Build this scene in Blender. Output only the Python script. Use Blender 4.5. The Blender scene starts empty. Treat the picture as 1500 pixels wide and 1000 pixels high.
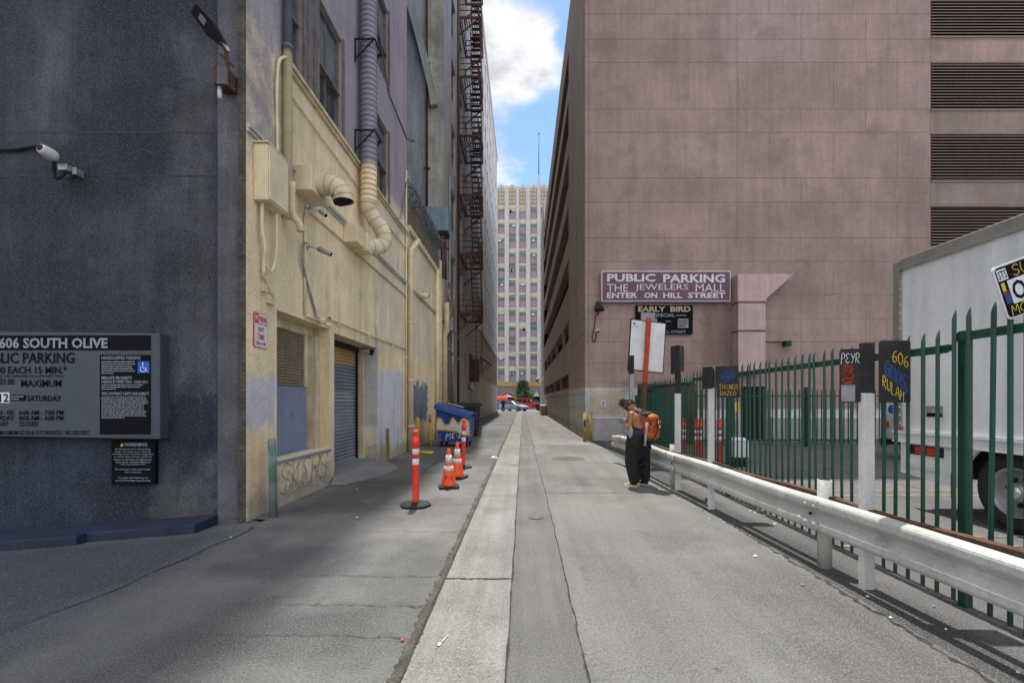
import bpy, math, random
from mathutils import Vector, Matrix
random.seed(7)
R = math.radians
S = bpy.context.scene
COL = S.collection

# ------------------------------------------------------------------ camera, sky, sun, exposure
cam = bpy.data.cameras.new('camera'); camo = bpy.data.objects.new('camera', cam); COL.objects.link(camo)
cam.sensor_width = 36; cam.lens = 16.0; cam.clip_start = .05; cam.clip_end = 3000
cam.shift_x = -16/1500; cam.shift_y = 86/1500
camo.location = (0, 0, 1.6); camo.rotation_euler = (R(90), 0, 0)
S.camera = camo
SUN_EL, SUN_AZ = 68, -4.6            # azimuth measured from +Y, negative = to the left
w = bpy.data.worlds.new('World'); S.world = w; w.use_nodes = True
sun = bpy.data.lights.new('sun', 'SUN'); sun.energy = 2.9; sun.angle = R(.7); sun.color = (1, .965, .91)
suno = bpy.data.objects.new('sun', sun); COL.objects.link(suno)
sd = Vector((math.sin(R(SUN_AZ))*math.cos(R(SUN_EL)), math.cos(R(SUN_AZ))*math.cos(R(SUN_EL)), math.sin(R(SUN_EL))))
suno.rotation_euler = sd.to_track_quat('Z', 'Y').to_euler(); suno.location = (0, 0, 60)
S.view_settings.view_transform = 'Standard'; S.view_settings.look = 'None'; S.view_settings.gamma = 1
S.view_settings.exposure = 1.05

# ------------------------------------------------------------------ node helpers
class NT:
    def __init__(s, t): s.t = t
    def n(s, ty, out=0, ins={}, **kw):
        nd = s.t.nodes.new(ty)
        for k, v in kw.items(): setattr(nd, k, v)
        for k, v in ins.items():
            if isinstance(v, bpy.types.NodeSocket): s.t.links.new(v, nd.inputs[k])
            else: nd.inputs[k].default_value = v
        return nd.outputs[out]
    def m(s, op, a, b=0.0, c=None, clamp=False):
        ins = {0: a, 1: b}
        if c is not None: ins[2] = c
        return s.n('ShaderNodeMath', ins=ins, operation=op, use_clamp=clamp)
    def mix(s, f, a, b, bt='MIX'):
        nd = s.t.nodes.new('ShaderNodeMix'); nd.data_type = 'RGBA'; nd.blend_type = bt
        for i, v in ((0, f), (6, a), (7, b)):
            if isinstance(v, bpy.types.NodeSocket): s.t.links.new(v, nd.inputs[i])
            else: nd.inputs[i].default_value = v
        return nd.outputs[2]
    def noise(s, vec, sc, det=3, rough=.55): return s.n('ShaderNodeTexNoise', ins={'Vector': vec, 'Scale': sc, 'Detail': det, 'Roughness': rough})
    def ramp(s, v, a, b, lo=0., hi=1.): return s.n('ShaderNodeMapRange', ins={0: v, 1: a, 2: b, 3: lo, 4: hi}, interpolation_type='SMOOTHSTEP')
    def gray(s, v): return s.n('ShaderNodeCombineColor', ins={0: v, 1: v, 2: v})
    def vscale(s, v, sc): return s.n('ShaderNodeVectorMath', ins={0: v, 1: sc}, operation='MULTIPLY')

# sky: Nishita with soft white clouds
t = NT(w.node_tree); w.node_tree.nodes.clear()
sky = t.n('ShaderNodeTexSky', sky_type='NISHITA', sun_disc=False, sun_elevation=R(SUN_EL), sun_rotation=R(SUN_AZ), air_density=1.0, dust_density=.35, ozone_density=2.5)
dirv = t.n('ShaderNodeTexCoord', 0)
sep = t.t.nodes.new('ShaderNodeSeparateXYZ'); t.t.links.new(dirv, sep.inputs[0])
zc = t.m('MAXIMUM', sep.outputs[2], .06)
px = t.m('DIVIDE', sep.outputs[0], zc); py = t.m('DIVIDE', sep.outputs[1], zc)
cv = t.n('ShaderNodeCombineXYZ', ins={0: px, 1: py, 2: 2.3})
nz = t.noise(cv, 2.6, 10, .62)
def blob(x, y, rad, amt):
    d = Vector(((x-766)/667, 1, (586-y)/667)).normalized()
    dist = t.n('ShaderNodeVectorMath', 1, ins={0: dirv, 1: d}, operation='DISTANCE')
    return t.m('MULTIPLY', t.ramp(dist, 0, rad, 1, 0), amt)
bias = t.m('ADD', t.m('ADD', blob(740, 85, .15, .30), blob(738, 258, .06, .22)), t.m('ADD', blob(800, 30, .05, .1), blob(772, 245, .04, .12)))
bias = t.m('SUBTRACT', bias, t.m('ADD', blob(800, 200, .09, .3), blob(822, 60, .03, .12)))
fill_bank = t.m('ADD', t.ramp(sep.outputs[1], .15, -.35, 0, .34), t.ramp(sep.outputs[2], .78, .95, 0, .3))
bias = t.m('ADD', bias, fill_bank)   # a broad bank of unseen cloud overhead and behind, added to brighten the shade
cl = t.ramp(t.m('ADD', nz, bias), .50, .80)
shade = t.ramp(t.noise(cv, 4.5, 9, .62), .32, .66, .60, 1.08)
ccol = t.mix(1, (3.3, 3.35, 3.45, 1), t.gray(t.m('MULTIPLY', shade, t.m('MULTIPLY_ADD', fill_bank, 1.6, 1.0))), 'MULTIPLY')  # the added unseen cloud is brightened further as fill light
skyc = t.mix(cl, t.mix(1, sky, (.62, .68, .78, 1), 'MULTIPLY'), ccol)
bg = t.n('ShaderNodeBackground', ins={0: skyc, 1: .15})
t.n('ShaderNodeOutputWorld', ins={0: bg}) if False else t.t.links.new(bg, t.t.nodes.new('ShaderNodeOutputWorld').inputs[0])

# ------------------------------------------------------------------ materials
MATS = {}
def M(name, col, rough=.75, var=.16, sc=1.2, fine=28, fvar=.1, bump=.12, bd=.02, metal=0, streak=0, zones=(), spec=.35, coord='pos', speck=0, speckcol=(.5, .5, .5), blot=None, lines=None, rust=None, spots=None, wear=None):
    m = bpy.data.materials.new(name); m.use_nodes = True; MATS[name] = m
    t = NT(m.node_tree); b = t.t.nodes['Principled BSDF']
    P = t.n('ShaderNodeNewGeometry', 0) if coord == 'pos' else t.n('ShaderNodeTexCoord', 3)
    c = (*col, 1)
    sp = t.t.nodes.new('ShaderNodeSeparateXYZ'); t.t.links.new(P, sp.inputs[0]); ax = sp.outputs
    for z in zones:                              # areas of paint, stain and painted-in shade with ragged edges: (axis ranges), colour, raggedness
        rng, zc, edge = z[:3]
        d = None
        for i, lo, hi in rng:
            for e in ((t.m('SUBTRACT', ax[i], lo) if lo is not None else None), (t.m('SUBTRACT', hi, ax[i]) if hi is not None else None)):
                if e is not None: d = e if d is None else t.m('MINIMUM', d, e)
        nn = t.m('MULTIPLY', t.m('SUBTRACT', t.noise(P, z[4] if len(z) > 4 else 3.5, 6, .65), .5), edge)
        k = z[3] if len(z) > 3 else 40
        c = t.mix(t.m('MULTIPLY_ADD', t.m('ADD', d, nn), k, .5, True), c, (*zc, 1))
    v = t.ramp(t.noise(P, sc, 5, .6), .25, .75, 1-var, 1+var)
    f = t.ramp(t.noise(P, fine, 3, .6), .25, .75, 1-fvar, 1+fvar)
    v = t.m('MULTIPLY', v, f)
    if streak:
        s_ = t.noise(t.vscale(P, (3.2, 3.2, .22)), 1.6, 6, .65)
        v = t.m('MULTIPLY', v, t.ramp(s_, .35, .72, 1+streak*.3, 1-streak))
    c = t.mix(1, c, t.gray(v), 'MULTIPLY')
    if blot:                                     # (scale, lo, hi, colour, amount)
        bs, lo, hi, bc, am = blot
        c = t.mix(t.m('MULTIPLY', t.ramp(t.noise(P, bs, 6, .62), lo, hi), am), c, (*bc, 1))
    if rust:
        rs, lo, hi = rust
        c = t.mix(t.ramp(t.noise(P, rs, 6, .7), lo, hi), c, (.12, .045, .02, 1))
    if wear:                                     # lengthwise wear bands along the lane: (axis scales, amount)
        ws_, wa = wear
        c = t.mix(1, c, t.gray(t.ramp(t.noise(t.vscale(P, ws_), 1.0, 5, .6), .3, .7, 1-wa, 1+wa)), 'MULTIPLY')
    if spots:                                    # gum and oil spots: (scale, radius, colour)
        ss, sr, scol = spots
        vn_ = t.n('ShaderNodeTexVoronoi', 0, ins={'Vector': P, 'Scale': ss})
        c = t.mix(t.m('MULTIPLY', t.ramp(t.m('ADD', vn_, t.m('MULTIPLY', t.noise(P, ss*6, 2), .06)), sr+.05, sr), t.ramp(t.noise(P, .8, 3), .45, .6, .1, .8)), c, (*scol, 1))
    if speck:
        c = t.mix(t.ramp(t.noise(P, speck, 2, .5), .54, .66), c, (*speckcol, 1))
        c = t.mix(t.ramp(t.noise(P, speck*.8, 2, .5), .40, .30), c, (col[0]*.45, col[1]*.45, col[2]*.45, 1))
    if lines:                                    # (axis, pitch, darkness): shallow ribs
        a, p, dk = lines
        wv = t.m('PINGPONG', t.m('DIVIDE', ax[a], p), .5)
        c = t.mix(t.m('MULTIPLY', t.ramp(wv, .16, .0), dk), c, (0, 0, 0, 1))
    t.t.links.new(c, b.inputs['Base Color']) if isinstance(c, bpy.types.NodeSocket) else None
    b.inputs['Roughness'].default_value = rough; b.inputs['Metallic'].default_value = metal
    b.inputs['Specular IOR Level'].default_value = spec
    if bump:
        h = t.m('ADD', t.noise(P, fine*1.7, 4, .65), t.m('MULTIPLY', t.noise(P, sc*4, 5), .8))
        t.t.links.new(t.n('ShaderNodeBump', ins={'Strength': min(1, bump*2.2), 'Distance': bd, 'Height': h}), b.inputs['Normal'])
    return m
def glass(name, col, rough=.12):
    m = M(name, col, rough, .3, .8, 6, .1, .03, spec=.8); return m

D_ = dict
YZ = lambda y0, y1, z0, z1: ((1, y0, y1), (2, z0, z1))
CREAM = (.80, .65, .42)
mat_yellow = M('cream_paint', (.33, .295, .325), .85, .13, .9, 16, .06, .3, .04, streak=.15, zones=(
    (((2, None, 6.78),), CREAM, .55, 5),
    (YZ(6.0, 6.76, 5.1, 7.6), (.36, .33, .33), 2.2, 1.2),
    (YZ(5.0, 6.75, 1.25, 1.93), (.58, .56, .59), .8, 10),
    (YZ(11.41, 13.85, -1, 2.42), (.60, .60, .64), .8, 8),
    (YZ(15.1, 17.4, .85, 2.2), (.17, .195, .25), 1.4, 12, 5),
    (YZ(6.0, 21, -1, .35), (.42, .36, .27), .9, 4),
    (YZ(11.2, 11.5, 1.0, 3.4), (.46, .44, .44), .6, 10),
    (YZ(11.5, 22, 3.0, 7.2), (.72, .615, .45), .3, 3),
), blot=(1.7, .56, .78, (.30, .26, .23), .55))
mat_cream = M('cream_fittings', (.70, .575, .39), .6, .12, 3, 40, .06, .05, coord='pos', streak=.12)
mat_cream2 = M('cream_trim', (.60, .50, .345), .75, .2, 3, 40, .1, .1, streak=.25)
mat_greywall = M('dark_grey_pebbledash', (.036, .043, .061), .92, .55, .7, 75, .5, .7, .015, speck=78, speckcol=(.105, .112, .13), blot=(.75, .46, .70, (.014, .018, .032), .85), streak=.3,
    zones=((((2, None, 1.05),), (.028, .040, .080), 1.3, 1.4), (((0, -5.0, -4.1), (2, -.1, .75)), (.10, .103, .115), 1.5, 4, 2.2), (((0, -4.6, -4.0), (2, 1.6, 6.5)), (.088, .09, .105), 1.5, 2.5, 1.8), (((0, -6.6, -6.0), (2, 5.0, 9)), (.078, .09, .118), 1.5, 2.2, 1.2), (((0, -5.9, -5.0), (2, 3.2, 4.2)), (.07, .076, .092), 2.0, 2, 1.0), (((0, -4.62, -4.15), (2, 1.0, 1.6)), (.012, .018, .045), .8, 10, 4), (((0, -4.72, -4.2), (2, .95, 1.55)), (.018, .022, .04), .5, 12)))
mat_ledge = M('grey_ledge_paint', (.40, .385, .37), .85, .25, 2, 30, .15, .1)
mat_pilaster = M('grey_render', (.115, .115, .135), .9, .3, 1.5, 60, .3, .35, streak=.25)
mat_rawend = M('raw_concrete_edge', (.10, .088, .075), .95, .4, 3, 20, .3, .8, .05, streak=.3)
mat_pink = M('pink_precast', (.335, .24, .218), .85, .15, .55, 9, .08, .15, streak=.12, blot=(.8, .48, .74, (.225, .16, .143), .75),
    zones=((((2, 4.9, 9.56), (0, 8, 17)), (.30, .218, .20), .2, 4), (((2, 10.53, 12.3), (0, 2, 8.6)), (.34, .248, .228), .1, 8), (((2, 13.3, 15.1), (0, 8.6, 15)), (.312, .222, .202), .1, 8), (((2, 15.2, 40), (0, 8, 12)), (.345, .258, .25), .5, 2), (((0, 7.2, 8.4), (2, 3.0, 5.5)), (.22, .155, .138), .9, 3), (((0, 15.4, 16.4), (2, 7, 12)), (.265, .185, .162), 1.2, 2), (((0, 16.4, 30), (2, 9.3, 10.5)), (.26, .195, .185), .4, 3), (((0, 16.4, 30), (2, 12.2, 13.3)), (.25, .185, .17), .4, 3), (((0, 2.0, 5.2), (2, None, 2.1)), (.47, .45, .45), .12, 40), (((0, 2.7, 4.1), (2, 1.0, 1.95)), (.45, .36, .29), .5, 6), (((0, 5.2, 30), (2, None, 1.25)), (.55, .54, .56), .05, 40)))
mat_pinkside = M('brown_precast_side', (.30, .20, .162), .9, .13, .5, 12, .08, .12, streak=.32, lines=(2, .62, .18), blot=(.7, .55, .8, (.13, .085, .07), .5),
    zones=((((2, None, 2.14),), (.43, .39, .32), .05, 50), (((1, 18.2, 20.6), (2, None, 2.05)), (.36, .37, .375), .12, 40), (((1, 21.6, 22.9), (2, .2, 2.0)), (.33, .35, .39), .2, 30), (((2, None, .5),), (.27, .24, .195), .6, 4)))
mat_plinth = M('lavender_plinth', (.40, .385, .40), .85, .14, 1.3, 20, .08, .1, streak=.15, blot=(2, .5, .75, (.3, .28, .28), .5))
mat_joint = M('dark_joint', (.16, .105, .092), .95, .1)  # dark brown colour for panel joints and duct flanges
mat_duct_pink = M('pink_duct', (.46, .33, .34), .6, .1, 2, 30, .05, .05, streak=.12)
mat_louvre = M('louvre_metal', (.20, .14, .12), .6, .1)
mat_void = M('dark_interior', (.012, .011, .012), .9, .1, bump=0)
mat_alley_r = M('alley_concrete', (.152, .150, .140), .88, .20, .45, 55, .22, .5, .012, speck=95, speckcol=(.225, .222, .21), blot=(.6, .46, .76, (.088, .087, .083), .75), spots=(2.3, .06, (.05, .05, .048)), wear=((2.4, .16, 1), .16),
    zones=((((0, 1.5, 1.95), (1, 4.9, 5.5)), (.105, .103, .098), .9, 3, 3), (((0, .7, 1.3), (1, 8.5, 9.4)), (.105, .103, .098), 1.2, 2.5, 2), (((0, .5, 2.2), (1, 6.6, 7.3)), (.18, .177, .165), 1.2, 2, 1.4), (((0, 1.9, 2.6), (1, 2.2, 4.4)), (.118, .116, .11), 1.2, 2, 1.7), (((0, .8, 2.3), (1, 14, 16)), (.115, .113, .107), 2, 1.5, 1.2)))
mat_alley_band = M('alley_asphalt_band', (.130, .128, .121), .9, .22, .7, 60, .22, .5, .012, speck=105, speckcol=(.19, .187, .18), spots=(2.6, .045, (.05, .05, .048)), wear=((5, .2, 1), .14))
mat_strip = M('gutter_concrete', (.190, .185, .166), .85, .16, .6, 40, .14, .35, .01, speck=80, speckcol=(.26, .255, .235), blot=(1.4, .44, .72, (.11, .107, .098), .8), spots=(3.2, .06, (.07, .068, .06)), wear=((7, .3, 1), .16))
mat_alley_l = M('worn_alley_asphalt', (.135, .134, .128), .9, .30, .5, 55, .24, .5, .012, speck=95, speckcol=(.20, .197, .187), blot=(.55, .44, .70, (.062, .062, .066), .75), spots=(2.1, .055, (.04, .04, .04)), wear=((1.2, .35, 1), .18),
    zones=((((0, -2.9, -1.7), (1, 4.2, 5.0)), (.075, .075, .076), 1.6, 2.2, 1.5), (((0, -3.4, -2.2), (1, 6.6, 9.2)), (.070, .070, .072), 1.8, 1.8, 1.3), (((0, -2.0, -1.1), (1, 2.9, 3.5)), (.085, .084, .082), 1.3, 2.2, 2.2), (((0, -2.6, -1.3), (1, 11.5, 14)), (.078, .077, .076), 2.0, 1.5, 1.2), (((0, -2.4, -.9), (1, 5.3, 6.3)), (.165, .16, .145), 1.2, 2, 1.6), (((0, -2.6, -.9), (1, 18, 23)), (.08, .08, .08), 2.5, 1.2, .9), (((0, None, -3.42), (1, None, 5.6)), (.040, .047, .074), .5, 1.6)))  # last zone: the grey building's shade put into the ramp's colour
mat_crack = M('crack_dirt', (.062, .058, .05), .95, .4, 4, 60, .3, .5)
mat_tar = M('tar_seam', (.095, .085, .072), .95, .4, 3, 50, .3, .6)
mat_lot = M('lot_asphalt', (.12, .118, .115), .9, .25, .7, 40, .12, .4, .01, speck=90, speckcol=(.19, .19, .18), blot=(.9, .5, .75, (.07, .07, .07), .6),
    zones=((((0, 2.5, 3.1),), (.055, .053, .051), .35, 5),))  # strip along the guardrail: dark asphalt with the rail's shade painted in
mat_street = M('street_asphalt', (.19, .19, .185), .9, .15)
mat_yline = M('worn_yellow_paint', (.27, .20, .09), .8, .3, 5, 30, .2, .1, blot=(5, .42, .56, (.12, .118, .115), .95))
mat_kerb = M('navy_kerb_paint', (.017, .026, .054), .7, .25, 2, 40, .15, .15, blot=(7, .66, .74, (.2, .2, .2), .6))
mat_blackbox = M('black_metal', (.012, .012, .014), .5, .2, 4, 40, .1, .05)
mat_rust = M('rusted_iron', (.105, .048, .032), .85, .35, 5, 40, .2, .3, blot=(4, .5, .7, (.05, .03, .028), .7))
mat_escape = M('fire_escape_paint', (.10, .05, .043), .8, .3, 3, 40, .2, .1)
mat_galv = M('galvanised_steel', (.32, .33, .34), .45, .12, 3, 40, .08, .05, metal=.6)
mat_whitepaint = M('white_paint', (.58, .58, .575), .55, .12, 3, 40, .08, .1, streak=.15, blot=(5, .6, .75, (.34, .32, .29), .6))
mat_rail = M('cream_white_rail_paint', (.46, .455, .43), .45, .16, 1.2, 35, .1, .14, .01, streak=.12, blot=(3.5, .58, .74, (.27, .25, .22), .7), rust=(6, .70, .76), spots=(7, .05, (.12, .07, .04)))
mat_rusttop = M('rust_back_rail', (.10, .05, .028), .9, .4, 6, 40, .25, .3)
mat_green = M('green_fence_paint', (.005, .055, .036), .42, .15, 3, 40, .08, .05, spec=.5)
mat_purple_duct = M('purple_grey_duct', (.25, .235, .30), .6, .12, 3, 40, .06, .08, zones=((((2, None, 6.75),), CREAM, .5, 6), (((2, 5.15, 5.45), (1, 10.1, 11)), (.2, .25, .45), .5, 6)), lines=(2, .115, .8), bd=.01)
mat_cream_duct = M('cream_duct', (.62, .525, .37), .6, .16, 3, 40, .06, .08, blot=(5, .55, .75, (.35, .3, .24), .6))
mat_downpipe = M('two_tone_downpipe', (.105, .125, .165), .55, .15, 3, 40, .05, .05, zones=((((2, None, 6.85),), (.60, .50, .33), .4, 8),))
mat_frame = M('weathered_sash_frame', (.17, .15, .145), .8, .3, 5, 40, .2, .3, streak=.3)
mat_pane = glass('dusty_pane', (.12, .14, .16), .25)
mat_pane2 = glass('dark_pane', (.045, .055, .065), .15)
mat_board = M('blue_grey_board', (.20, .235, .335), .8, .1, 2, 30, .06, .06, streak=.12)
mat_mesh = M('rusty_mesh', (.30, .25, .17), .8, .2, 5)
mat_meshback = M('dusty_mesh_backing', (.10, .085, .06), .9, .3, 4)
mat_shutter = M('shutter_steel', (.20, .21, .25), .6, .12, 2, 30, .06, .05, zones=((((2, 2.42, None),), (.42, .31, .16), .04, 60),), streak=.15)
mat_conc2 = M('stained_concrete', (.40, .40, .355), .9, .22, .6, 14, .12, .25, .03, streak=.3, blot=(.9, .48, .72, (.20, .20, .175), .75),
    zones=((((0, None, -4.4),), (.35, .38, .395), .1, 20),))
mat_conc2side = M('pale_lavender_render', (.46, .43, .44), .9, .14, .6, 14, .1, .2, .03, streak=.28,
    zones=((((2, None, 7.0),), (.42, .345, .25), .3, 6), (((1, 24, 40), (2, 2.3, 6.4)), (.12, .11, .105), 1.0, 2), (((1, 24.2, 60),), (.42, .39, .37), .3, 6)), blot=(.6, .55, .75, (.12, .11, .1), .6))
mat_b3 = M('far_facade_render', (.70, .67, .62), .9, .1, .4, 10, .06, .1, streak=.2, zones=((((2, None, 7.5),), (.44, .355, .265), .4, 5), (((2, None, 3.5),), (.56, .50, .40), .5, 10)))
mat_whitebldg = M('speckled_white_render', (.55, .54, .51), .9, .12, .6, 8, .15, .2)
mat_tower = M('tower_terracotta', (.54, .515, .50), .8, .08, .3, 8, .05, .05, streak=.1)
mat_spandrel = M('purple_spandrel', (.36, .27, .345), .75, .12, .5, 8, .05, .05, lines=None)
mat_tracery = M('ochre_tracery', (.42, .34, .23), .8, .15, .8, 8, .1, .1)
mat_towerbase = M('tower_base_stone', (.20, .17, .175), .8, .15, .4)
mat_yband = M('ochre_band', (.45, .27, .06), .7, .1, .5)
mat_blind = M('cream_blind', (.55, .52, .42), .8, .15, .4, 6, .1, 0)
mat_glasst = glass('tower_glass', (.10, .12, .12), .15)
mat_red = M('orange_red_plastic', (.78, .045, .018), .45, .08, 5, 40, .04, .02, coord='obj', spec=.5)
mat_orange = M('cone_orange', (.82, .10, .022), .5, .12, 8, 40, .06, .03, coord='obj', blot=(9, .6, .75, (.25, .06, .03), .5))
mat_refl = M('reflective_white', (.62, .62, .64), .4, .15, 9, 50, .08, 0, coord='obj')
mat_rubber = M('black_rubber', (.018, .018, .02), .75, .2, 9, 50, .15, .1, coord='obj')
mat_blue = M('dumpster_blue', (.018, .055, .26), .5, .2, 3, 30, .1, .05, rust=(5, .66, .74))
mat_bluelid = M('blue_plastic_lid', (.03, .075, .27), .5, .2, 3, 30, .1, .05)
mat_yel = M('yellow_paint', (.36, .245, .03), .6, .2, 5, 40, .1, .08, rust=(7, .62, .74))
mat_gyel = M('spray_yellow', (.60, .42, .05), .6, .12, 8)
mat_gblue = M('spray_blue', (.02, .06, .20), .6, .2, 8)
mat_gred = M('spray_red', (.17, .025, .018), .7, .3, 8)
mat_ggrey = M('spray_grey', (.23, .22, .24), .8, .3, 6)
mat_gwhite = M('spray_white', (.62, .62, .66), .6, .15, 8)
mat_signblue = M('slate_sign_face', (.052, .064, .090), .5, .1, 1.5, 20, .05, .02)
mat_signblack = M('sign_black', (.004, .005, .009), .7, .2, 3, 20, .1, .02, spec=.1)
mat_signtext = M('sign_pale_letters', (.25, .265, .30), .6, .1)
mat_icon = M('access_blue', (.01, .09, .50), .5, .1)
mat_white = M('sign_white', (.62, .62, .66), .5, .08, 3)
mat_sred = M('sign_red', (.55, .03, .045), .5, .1, 3)
mat_plum = M('plum_sign_face', (.145, .062, .10), .5, .1, 1.2)
mat_tan = M('tan_letters', (.45, .34, .24), .7, .1)
mat_bluebox = M('pale_blue_sheet_metal', (.22, .30, .385), .6, .14, 2, 30, .06, .05, streak=.2)
mat_truck = M('truck_white_panel', (.66, .675, .69), .4, .07, .6, 12, .04, .03, streak=.12, blot=(3, .64, .8, (.42, .41, .39), .5))
mat_truckdk = M('truck_grey_trim', (.20, .19, .18), .5, .15, 3, 30, .06, .05)
mat_chrome = M('worn_aluminium', (.5, .5, .5), .3, .15, 4, 30, .06, .05, metal=.9)
mat_taill = M('tail_lamp_red', (.5, .05, .02), .25, .1)
mat_skin = M('tanned_skin', (.30, .135, .062), .5, .1, 6, 50, .05, .05, spec=.4)
mat_black_cloth = M('black_cloth', (.016, .016, .020), .9, .25, 9, 60, .15, .4, .01)
mat_pack = M('orange_nylon', (.42, .082, .018), .6, .14, 9, 60, .08, .3, .008)
mat_packdk = M('dark_nylon', (.022, .025, .032), .7, .2, 9)
mat_hair = M('brown_hair', (.075, .045, .028), .8, .3, 20, 80, .2, .1)
mat_greycloth = M('grey_cloth', (.33, .29, .28), .9, .12, 8)
mat_navy = M('navy_cloth', (.02, .035, .11), .9, .15, 8)
mat_neon = M('neon_shoe', (.36, .36, .10), .6, .15, 12)
mat_leaf = M('leaf_green', (.035, .085, .03), .6, .4, 1.5, 9, .2, 0)
mat_leaf2 = M('leaf_light_green', (.07, .13, .04), .6, .4, 1.5, 9, .2, 0)
mat_bark = M('bark', (.10, .075, .05), .9, .3, 3)
mat_carred = M('red_car_paint', (.60, .02, .025), .25, .05, 1, 10, .02, 0, spec=.6)
mat_carsil = M('silver_car_paint', (.42, .44, .45), .3, .05, 1, 10, .02, 0, metal=.3, spec=.6)
mat_carglass = glass('car_glass', (.02, .03, .035), .08)
mat_violet = M('violet_canvas', (.38, .10, .42), .8, .12, 2)
mat_orangecanvas = M('orange_canvas', (.62, .16, .06), .8, .15, 2)
mat_wood = M('weathered_wood', (.28, .20, .09), .85, .3, 4, 30, .2, .2, streak=.3)
mat_bollard = M('grey_green_bollard', (.185, .215, .23), .6, .2, 3, 30, .1, .1, zones=((((2, .5, .95), (0, -3.44, -3.38)), (.02, .12, .06), .3, 10),))
mat_polered = M('red_pole_paint', (.42, .045, .02), .6, .25, 5, rust=(6, .68, .8), zones=((((2, None, 2.05),), (.10, .05, .035), .3, 10),))
mat_manhole = M('manhole_iron', (.10, .097, .09), .7, .25, 6, 40, .2, .3)
mat_patch = M('pale_patch_concrete', (.18, .18, .182), .85, .12, 1.5, 30, .08, .2)
mat_maroon = M('maroon_pipe', (.10, .04, .042), .6, .2, 3)
mat_blackpost = M('black_post_paint', (.025, .024, .026), .75, .3, 5, 40, .2, .2, blot=(9, .7, .78, (.2, .2, .2), .6))
mat_razor = M('razor_wire_steel', (.22, .24, .25), .4, .2, 5, metal=.6)
mat_card = M('brown_cardboard', (.28, .17, .08), .85, .15, 3)
# ------------------------------------------------------------------ geometry helpers
class Fr:                                   # a plane: origin, right, up; n = outward normal
    def __init__(s, o, u, v):
        s.o = Vector(o); s.u = Vector(u).normalized(); s.v = Vector(v).normalized(); s.n = s.u.cross(s.v)
    def p(s, a, b, c=0): return s.o + s.u*a + s.v*b + s.n*c
FRONT = lambda y: Fr((0, y, 0), (1, 0, 0), (0, 0, 1))        # faces the camera (-Y)
LEFTW = lambda x: Fr((x, 0, 0), (0, 1, 0), (0, 0, 1))        # faces +X
RIGHTW = lambda x: Fr((x, 0, 0), (0, -1, 0), (0, 0, 1))      # faces -X
FLOOR = Fr((0, 0, 0), (1, 0, 0), (0, 1, 0))
def wloc(o):
    v = Vector((0, 0, 0))
    while o is not None: v = v + o.location; o = o.parent
    return v
_text = {}
def text_geo(s, bold=0):
    if (s, bold) in _text: return _text[s, bold]
    cu = bpy.data.curves.new('lettering', 'FONT'); cu.body = s; cu.offset = bold; cu.resolution_u = 2
    o = bpy.data.objects.new('lettering', cu); COL.objects.link(o)
    bpy.context.view_layer.update()
    me = bpy.data.meshes.new_from_object(o.evaluated_get(bpy.context.evaluated_depsgraph_get()))
    r = ([tuple(v.co)[:2] for v in me.vertices], [tuple(p.vertices) for p in me.polygons])
    bpy.data.objects.remove(o); bpy.data.curves.remove(cu); bpy.data.meshes.remove(me)
    _text[s, bold] = r; return r
def catmull(pts, k=5):
    P = [Vector(p) for p in pts]
    if len(P) < 3: return P
    out = []
    for i in range(len(P)-1):
        a, b, c, d = P[max(i-1, 0)], P[i], P[i+1], P[min(i+2, len(P)-1)]
        for j in range(k):
            t = j/k
            out.append(.5*((2*b)+(c-a)*t+(2*a-5*b+4*c-d)*t*t+(3*b-a-3*c+d)*t**3))
    return out+[P[-1]]
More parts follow.
